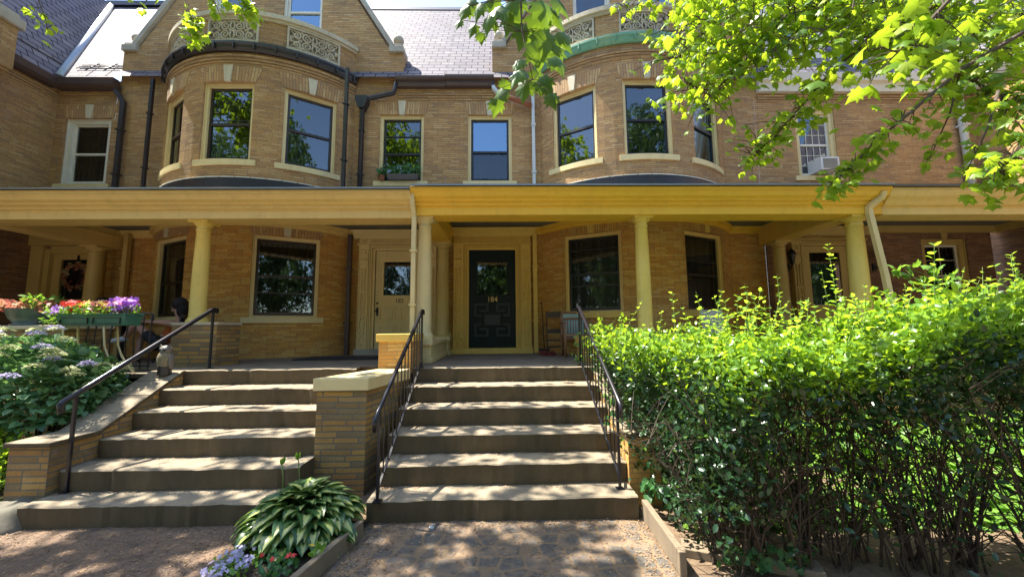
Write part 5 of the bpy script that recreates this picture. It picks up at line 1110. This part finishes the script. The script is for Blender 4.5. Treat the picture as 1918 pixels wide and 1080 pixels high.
# privet hedge
HX0, HX1 = 1.34, 5.4
t = thing('privet_hedge', 'tall privet hedge with bare lower stems filling the right foreground', 'hedge', (2.6, 3.0, 0))
HY = lambda X: 3.0-.17*(X-1.34)
def topz(x, y): return 1.56+.035*np.sin(x*5.1+y*2)+.04*np.sin(x*11+1)+.05*np.sin(x*2.3+.5)+.17*np.clip(x-2.1, 0, 2)+.03*np.sin(y*9)+.035*np.sin(x*17+y*5)*np.sin(x*2.9+1)
n = 36000; X = RNG.uniform(HX0-.05, HX1, n); Yv = HY(X)+(RNG.beta(.7, .7, n)-.5)*.9+.08*np.sin(X*3); tz = topz(X, Yv); bot = np.minimum(.10+1.5*np.maximum(0, X-1.34), .86)+.12*np.sin(X*7); f = RNG.random(n)**.62
Z = bot+(tz-bot)*f; edge = np.abs(Yv-HY(X))/.5; Z -= np.clip(edge-.75, 0, 1)*.25*(f > .8)
lo_keep = RNG.random(n) < np.clip((Z-bot)/.45, .18, 1); X, Yv, Z = X[lo_keep], Yv[lo_keep], Z[lo_keep]
k = 3000; Xs = 1.3+3.2*RNG.random(k)**2.2; Ys = HY(Xs)+RNG.uniform(-.4, .35, k); Zs = .10+.9*RNG.random(k)**.7; X = np.concatenate([X, Xs]); Yv = np.concatenate([Yv, Ys]); Z = np.concatenate([Z, Zs])
m2 = 19000; X2 = RNG.uniform(1.22, 2.3, m2)-.12*RNG.random(m2); Y2 = RNG.uniform(3.35, 5.15, m2); b2 = .06+.25*RNG.random(m2); Z2 = b2+(topz(X2, Y2)+.03-b2)*RNG.random(m2)**.65; X2 -= np.clip((Z2-1.0), 0, .5)*.25*(X2 < 1.6)
X, Yv, Z = np.concatenate([X, X2]), np.concatenate([Yv, Y2]), np.concatenate([Z, Z2]); n = len(X); P = np.stack([X, Yv, Z], 1)
gc = P[RNG.integers(0, n, 3400)]; gi = RNG.integers(0, 3400, n); tw = RNG.random(n) < .62; gd = rvec(3400)*[.8, .6, 1]; P[tw] = (gc[gi]+gd[gi]*RNG.uniform(-.15, .17, n)[:, None]+RNG.normal(size=(n, 3))*.018)[tw]; Z = P[:, 2]; X = P[:, 0]
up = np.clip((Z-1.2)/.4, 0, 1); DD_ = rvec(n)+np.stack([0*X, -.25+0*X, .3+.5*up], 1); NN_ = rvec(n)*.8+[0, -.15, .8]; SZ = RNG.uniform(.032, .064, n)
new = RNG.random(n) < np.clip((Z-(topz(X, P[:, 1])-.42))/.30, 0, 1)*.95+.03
for nm_, mk, mt_ in (('foliage', ~new, 'privet_shaded'), ('top_lit_foliage', new, 'privet_leaf')): scatter(nm_, 'oval', P[mk], DD_[mk], NN_[mk], SZ[mk], mt_, t, rnd=(RNG.random(mk.sum())*.6+.4*np.clip((Z[mk]-topz(X[mk], P[mk][:, 1])+.25)/.25, 0, 1)))  # leaf colour lightens with height, painting in the top light and shaded front
b = MB(); rr_ = random.Random(11); sp = []
for c in range(26):
    bx = 1.5+c*.145+rr_.uniform(-.10, .10); by = HY(bx)+.08*math.sin(bx*3)+rr_.uniform(-.16, .16)
    for k in range(9):
        lx, ly = rr_.uniform(-.70, .45), rr_.uniform(-.25, .25); hgt = rr_.uniform(.8, 1.5); r0 = rr_.uniform(.004, .011); x0_, y0_ = bx+rr_.uniform(-.06, .06), by+rr_.uniform(-.06, .06)
        pts = [(x0_, y0_, 0), (x0_+lx*.25, y0_+ly*.3, hgt*.3), (x0_+lx*.65+rr_.uniform(-.03, .03), y0_+ly*.7, hgt*.65), (x0_+lx*1.1, y0_+ly, hgt)]; b.tube(pts, [r0, r0*.8, r0*.55, r0*.3], 5, cap=False); sp.append(pts)
b.build('stem', 'stem', t); b = MB()
for pts in sp:
    for k in range(11):
        f = rr_.uniform(.12, 1); i = min(2, int(f*3)); a = Vector(pts[i]).lerp(Vector(pts[i+1]), f*3-i); d = Vector((rr_.uniform(-.32, .28), rr_.uniform(-.25, .25), rr_.uniform(.02, .32))); b.tube([a, a+d*.5+Vector((0, 0, .03)), a+d], [.004, .003, .0015], 4, cap=False)
b.build('twig', 'stem', t)
PP = []; DD = []; NN = []; SS = []; b = MB()
shoots = [(1500, 560, 3.0), (1538, 505, 2.9), (1550, 455, 2.9), (1478, 560, 3.2), (1570, 540, 3.0), (1605, 560, 3.0), (1660, 545, 2.9), (1750, 455, 2.8), (1770, 520, 2.8), (1840, 500, 2.8), (1858, 490, 2.8), (1893, 478, 2.8), (1910, 540, 2.7), (1820, 560, 2.9), (1700, 560, 2.9), (1204, 560, 3.4), (1240, 580, 3.3), (1258, 545, 3.3), (1290, 590, 3.2), (1310, 575, 3.2), (1345, 590, 3.1), (1395, 530, 3.1), (1425, 540, 3.1), (1455, 515, 3.2), (1400, 575, 3.2), (1640, 590, 2.8), (1860, 560, 2.7), (1735, 545, 2.9), (1790, 590, 2.8), (1620, 530, 2.9), (1518, 590, 2.9), (1885, 600, 2.6)]
shoots = [(x, y, Yd-max(0, (x-1400)/500)*.30) for x, y, Yd in shoots]
for i in range(60): x = RNG.uniform(1270, 1915); shoots.append((x, RNG.uniform(540, 605)-max(0, x-1600)*.26, RNG.uniform(2.75, 3.3)-max(0, (x-1400)/500)*.35))
for (px, py, Yd) in shoots:
    tip = at(px, py, Yd); tip.y = Yd; base = Vector((tip.x+RNG.uniform(-.20, .14), Yd+RNG.uniform(-.06, .06), 1.42+.15*max(0, tip.x-2.1))); lz = RNG.uniform(.75, 1.25); sp_ = RNG.uniform(.034, .062); L = (tip-base).length; mid = base.lerp(tip, .5)+Vector((RNG.uniform(-.05, .05), RNG.uniform(-.03, .03), 0)); b.tube([base, mid, tip], [.004, .003, .0015], 5, cap=False)
    nn_ = max(3, int(L/sp_))
    for k in range(nn_):
        f = (k+.5)/nn_; p = base.lerp(mid, f*2) if f < .5 else mid.lerp(tip, f*2-1); a0 = k*PI/2+RNG.random()
        for q in (0, PI):
            a = a0+q+RNG.normal()*.35; PP.append(p+Vector((0, 0, RNG.normal()*.006))); DD.append((math.cos(a), math.sin(a), .15+.7*f*RNG.random()+RNG.normal()*.2)); NN.append((-.4*math.cos(a)+RNG.normal()*.3, -.4*math.sin(a)+RNG.normal()*.3, 1)); SS.append(.068*lz*(1-.45*f)*RNG.uniform(.6, 1.25))
b.build('shoot', 'stem_green', t); scatter('shoot_leaves', 'oval', PP, DD, NN, SS, 'privet_new', t)
# garden behind the hedge
n = 8000; X = RNG.uniform(1.9, 8.0, n); Yv = RNG.uniform(3.25, 5.25, n); kp = (np.sin(X*3.3)+np.sin(Yv*4+X*2)) > -.9; X, Yv = X[kp], Yv[kp]; n = len(X); P = np.stack([X, Yv, RNG.uniform(.03, .55, n)], 1); P[:, 2] *= np.clip((Yv-3.2), .15, 1)
o = scatter('ground_cover', 'heart', P, rvec(n)*[1, 1, .3], rvec(n)*.5+[0, 0, 1], RNG.uniform(.06, .12, n), 'cover_leaf'); tag(o, 'bright green leafy ground cover seen through the hedge stems', 'ground cover', None, 'stuff')
# weeds and vine beside the right steps
def weed(label, pts, n, s, mat='ivy_leaf', kind='heart', name='vine'):
    t = thing(name, label, 'vine', pts[0]); b = MB(); b.tube(pts, .004, 5); b.build('stem', 'stem_green', t); V_ = [Vector(p) for p in pts]; P = []
    for i in range(n): k = random.randrange(len(V_)-1); P.append(V_[k].lerp(V_[k+1], random.random())+Vector((random.gauss(0, .05), random.gauss(0, .04), random.gauss(.02, .04))))
    scatter('foliage', kind, P, rvec(n)+[0, -.4, .1], rvec(n)*.6+[0, -.6, .6], RNG.uniform(.7, 1.2, n)*s, mat, t)
weed('broad leaved vine spilling over the end of the bottom step', [(1.30, 3.7, .1), (1.25, 3.5, .26), (1.45, 3.35, .22), (1.62, 3.25, .10)], 46, .085)
weed('small green vine climbing the side wall behind the right railing', [(1.13, 4.2, .6), (1.14, 4.15, .8), (1.15, 4.3, .95)], 30, .06)
weed('pale trailing plant hanging over the yellow brick pier', [(1.12, 5.3, 1.52), (1.05, 5.22, 1.45), (1.0, 5.2, 1.25), (.95, 5.2, 1.17)], 70, .05, 'cover_leaf', 'oval')
weed('low ivy at the bottom right edge of the paver path', [(1.5, 2.75, .05), (1.7, 2.72, .1), (2.0, 2.7, .08)], 60, .06)
# maple saplings growing through the hedge
weed('maple seedling with pale lobed leaves growing through the hedge', [tuple(at(1800, 640, 3.4)), tuple(at(1760, 560, 3.4)), tuple(at(1690, 500, 3.4)), tuple(at(1790, 530, 3.4))], 60, .085, 'cover_leaf', 'maple', 'maple_seedling')

# ================================================================== trees
def branchy(b, pts, r0, r1, n=7): b.tube(pts, [r0+(r1-r0)*i/(len(pts)-1) for i in range(len(pts))], n)
def spray(b, path, count, spread, size, PP, DD, NN, SS, droop=.5):
    V_ = [Vector(p) for p in path]
    for i in range(count):
        f = random.random()**.7; k = min(len(V_)-2, int(f*(len(V_)-1))); a = V_[k].lerp(V_[k+1], f*(len(V_)-1)-k); off = Vector((random.gauss(0, spread), random.gauss(0, spread*.8), random.gauss(-spread*.2, spread*.8))); p = a+off
        if random.random() < .35: b.tube([a, a+off*.5+Vector((0, 0, .02)), p], [.004, .0025, .0015], 4, cap=False)
        h = Vector((random.gauss(0, 1), random.gauss(0, 1), 0)).normalized(); PP.append(p); DD.append(h*.9+Vector((0, 0, -droop-random.random()*.3))); NN.append(Vector((random.gauss(0, .45), random.gauss(0, .45)-.15, 1))); SS.append(size*random.uniform(.65, 1.2))
def tree_finish(t, b, L): b.build('branch', 'bark', t); scatter('foliage', 'maple', *L, 'maple_leaf', t)
# right tree: its boughs hang into the upper right of the picture
t = thing('maple_tree', 'maple tree whose bright backlit boughs hang into the upper right corner', 'tree', (6.3, .9, 0), 'street maple trees')
b = MB(); branchy(b, [(6.3, .9, 0), (6.25, .92, 1.2), (6.3, 1.0, 2.8), (6.2, 1.1, 4.5), (6.0, 1.4, 6.5), (5.6, 1.8, 8.5)], .26, .08, 12); b.build('trunk', 'bark', t)
b = MB(); L = ([], [], [], [])
A = lambda x, y, Y: at(x, y, Y*.70)
limbs = [[(6.2, 1.1, 4.2), (4.6, 1.2, 4.6), A(1918, -60, 3.1), A(1773, 0, 3.2), A(1640, 70, 3.3), A(1560, 130, 3.35), A(1500, 200, 3.4), A(1445, 262, 3.45), A(1410, 295, 3.5)],
         [(6.0, 1.4, 5.6), (4.2, 1.5, 5.2), A(1800, -120, 3.4), A(1640, -40, 3.5), A(1540, 5, 3.6), A(1440, 45, 3.6), A(1340, 70, 3.6), A(1265, 110, 3.6)],
         [(6.2, 1.1, 4.0), (4.2, 1.2, 4.0), A(1918, 60, 2.7), A(1800, 130, 2.75), A(1700, 215, 2.8), A(1640, 265, 2.8), A(1590, 318, 2.85), A(1560, 345, 2.85)],
         [(6.2, 1.1, 3.6), (4.0, 1.2, 3.4), A(1960, 190, 2.5), A(1900, 290, 2.5), A(1860, 350, 2.5)],
         [(6.0, 1.4, 5.4), (4.2, 1.7, 5.0), A(1850, -80, 2.2), A(1760, 20, 2.2), A(1700, 80, 2.25), A(1650, 130, 2.3)],
         [A(1700, 60, 3.2), A(1780, 130, 2.9), A(1860, 170, 2.8), A(1918, 210, 2.7)],
         [A(1800, 130, 2.75), A(1780, 210, 2.8), A(1740, 300, 2.9)] , [A(1870, 170, 2.6), A(1850, 240, 2.6), A(1812, 318, 2.6)],
         [(4.2, 1.5, 5.2), A(1400, -110, 3.9), A(1300, -40, 3.9), A(1220, 8, 3.9), A(1160, 12, 3.9)],
         [(4.2, 1.5, 5.2), A(1560, -80, 3.0), A(1480, 20, 3.0), A(1400, 110, 3.1), A(1330, 180, 3.1), A(1280, 150, 3.1)]]
cfgs = [(340, .11, .088), (400, .15, .08), (150, .08, .088), (110, .09, .085), (50, .14, .13), (210, .13, .088), (26, .05, .08), (30, .06, .08), (80, .08, .085), (330, .14, .085)]
for i, (p, (c, s_, z)) in enumerate(zip(limbs, cfgs)): branchy(b, p, .018 if i < 5 else .007, .002, 6); spray(b, p[2:] if i < 5 else p, c, s_*.7, z*.7, *L)
for k in range(120):      # side sprays filling the dense part
    px, py = random.uniform(1270, 1930), random.uniform(-60, 100); py += max(0, px-1600)*.12; Yd = random.uniform(2.8, 3.8); a = A(px+random.uniform(20, 90), py-random.uniform(20, 70), Yd+.1); p = [a, A(px, py, Yd), A(px-random.uniform(20, 60), py+random.uniform(15, 50), Yd-.05)]
    branchy(b, p, .004, .0015, 4); spray(b, p, 24, .07, .064, *L)
tree_finish(t, b, L)
# left tree: canopy above and in front of the frame
t = thing('maple_tree', 'maple tree whose sparse twigs dangle along the top left edge', 'tree', (-7.4, .9, 0), 'street maple trees')
b = MB(); branchy(b, [(-7.4, .9, 0), (-7.38, .95, 1.5), (-7.4, 1.2, 3.4), (-7.2, 1.8, 5.6), (-6.7, 2.6, 7.4), (-6.0, 3.4, 8.6)], .30, .10, 12); b.build('trunk', 'bark', t)
A = at
b = MB(); L = ([], [], [], []); rr_ = random.Random(4)
hubs = [(-6.7, 2.6, 7.4), (-6.0, 3.4, 8.6), (-7.2, 1.8, 5.6)]
def shade(n_cl, gx, gy, per, sp, size, zr=(7.3, 8.9)):
    for i in range(n_cl):
        x, y = rr_.uniform(*gx), rr_.uniform(*gy); z = rr_.uniform(*zr); cx_, cy2 = x-.5*z, y+.13*z
        if z < 1.65+.96*cy2: z = 1.65+.98*cy2+.1; cx_, cy2 = x-.5*z, y+.13*z
        hb = Vector(hubs[i % 2]); c = Vector((cx_, cy2, z)); md = hb.lerp(c, .55)+Vector((0, 0, .3)); branchy(b, [hb, md, c], .02, .004, 5); spray(b, [md.lerp(c, .75), c], per, sp, size, *L)
shade(45, (-4.6, .9), (1.9, 3.5), 56, .25, .17); shade(24, (-4.3, 1.2), (3.4, 4.5), 24, .24, .16)
for path, c, s_, z in (([(-5.5, 3.6, 8.2), A(330, -90, 4.9), A(345, 0, 4.7), A(360, 40, 4.6), A(362, 78, 4.6)], 46, .06, .11), ([(-5.5, 3.6, 8.2), A(420, -90, 4.8), A(445, -10, 4.7), A(470, 25, 4.7)], 60, .09, .12), ([A(300, -60, 4.7), A(275, 0, 4.7), A(262, 14, 4.7)], 12, .05, .10), ([A(380, -60, 4.7), A(400, 0, 4.7), A(410, 22, 4.7)], 26, .06, .10),
                       ([(-6.2, 3.0, 7.0), A(40, -80, 3.6), A(72, 0, 3.5), A(85, 35, 3.5), A(90, 60, 3.5)], 16, .05, .075)):
    branchy(b, path, .010, .002, 5); spray(b, path[-3:], c, s_, z, *L)
tree_finish(t, b, L)
# near twig at top centre
t = thing('maple_bough', 'near maple bough with large shaded green leaves hanging at top centre', 'tree branch', A(985, -60, 1.9))
b = MB(); L = ([], [], [], [])
p = [A(900, -420, 1.9), A(960, -160, 1.9), A(975, 0, 1.9), A(978, 60, 1.9), A(990, 110, 1.9), A(998, 150, 1.9)]; branchy(b, p, .008, .002, 6)
for (px, py, s_, dx) in [(1000,20,.15,.6), (960,15,.13,-.3), (1010,55,.14,.4), (985,45,.13,-.2), (940,10,.11,-.6), (1025,10,.15,.8), (1005,75,.14,.1), (1030,85,.13,.5), (900,5,.09,-.4), (915,30,.09,-.2), (880,10,.08,-.7), (890,45,.07,-.5), (1000,128,.10,.6), (975,130,.10,-.5), (985,150,.11,-.2), (1010,145,.11,.6), (1020,155,.09,.4), (940,165,.10,-.3), (975,110,.08,-.4), (1030,175,.08,.3), (868,15,.06,-.3), (862,38,.05,-.4), (900,60,.06,.1), (925,40,.06,.2), (880,0,.08,.3), (1015,0,.14,.2), (965,-10,.13,.1), (1040,-5,.12,.9), (925,-8,.1,-.2), (932,185,.085,-.2), (950,150,.07,-.5), (1045,60,.12,.7), (1040,105,.11,.4)]:
    q = A(px, py, 1.9+random.uniform(-.08, .08)); L[0].append(q); L[1].append((dx, random.uniform(-.2, .2), -.9)); L[2].append((random.uniform(-.4, .4), -.8, .45+random.uniform(-.2, .3))); L[3].append(s_*1.18)
    if py > 0: near = min(p[1:], key=lambda v: (v-q).length); b.tube([near, near.lerp(q, .6)+Vector((0, 0, .01)), q], .0015, 4, cap=False)
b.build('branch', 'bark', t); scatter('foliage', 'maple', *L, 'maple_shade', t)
# trees across the street, seen reflected in the windows
for i, (x, y, h) in enumerate([(-17, -13, 17), (-11.2, -12, 15), (-5.8, -14, 18), (-.6, -12.5, 12), (4.6, -14, 16), (9.8, -12.5, 18), (15.5, -13.5, 15), (21, -12, 16), (-22.5, -14, 17), (27, -14, 16), (-29, -13, 16), (-37, -11, 16), (34, -12, 17), (42, -10, 16), (-27, 1.5, 13), (-38, 3, 14), (-48, -2, 15), (26, 1.5, 13), (36, 3, 14), (48, -2, 15)]):
    t = thing('street_tree', ('tall leafy street tree reflected in the window glass'), 'tree', (x, y, 0), 'trees across the street')
    b = MB(); branchy(b, [(x, y, 0), (x+.1, y, 3), (x-.1, y, h*.6)], .3, .12, 8); b.build('trunk', 'bark', t)
    n = 7000; u = rvec(n); P = np.array([x, y, h*.53])+u*(RNG.random(n)**.4)[:, None]*np.array([3.4, 3.0, h*.49]); kp = (np.sin(P[:, 0]*2.1+i)+np.sin(P[:, 2]*1.7)+np.sin(P[:, 1]*2.3)) > -.9; P = P[kp]; n = len(P)
    scatter('foliage', 'clump', P, rvec(n), rvec(n), RNG.uniform(.16, .36, n), 'far_leaf', t, smooth=False)
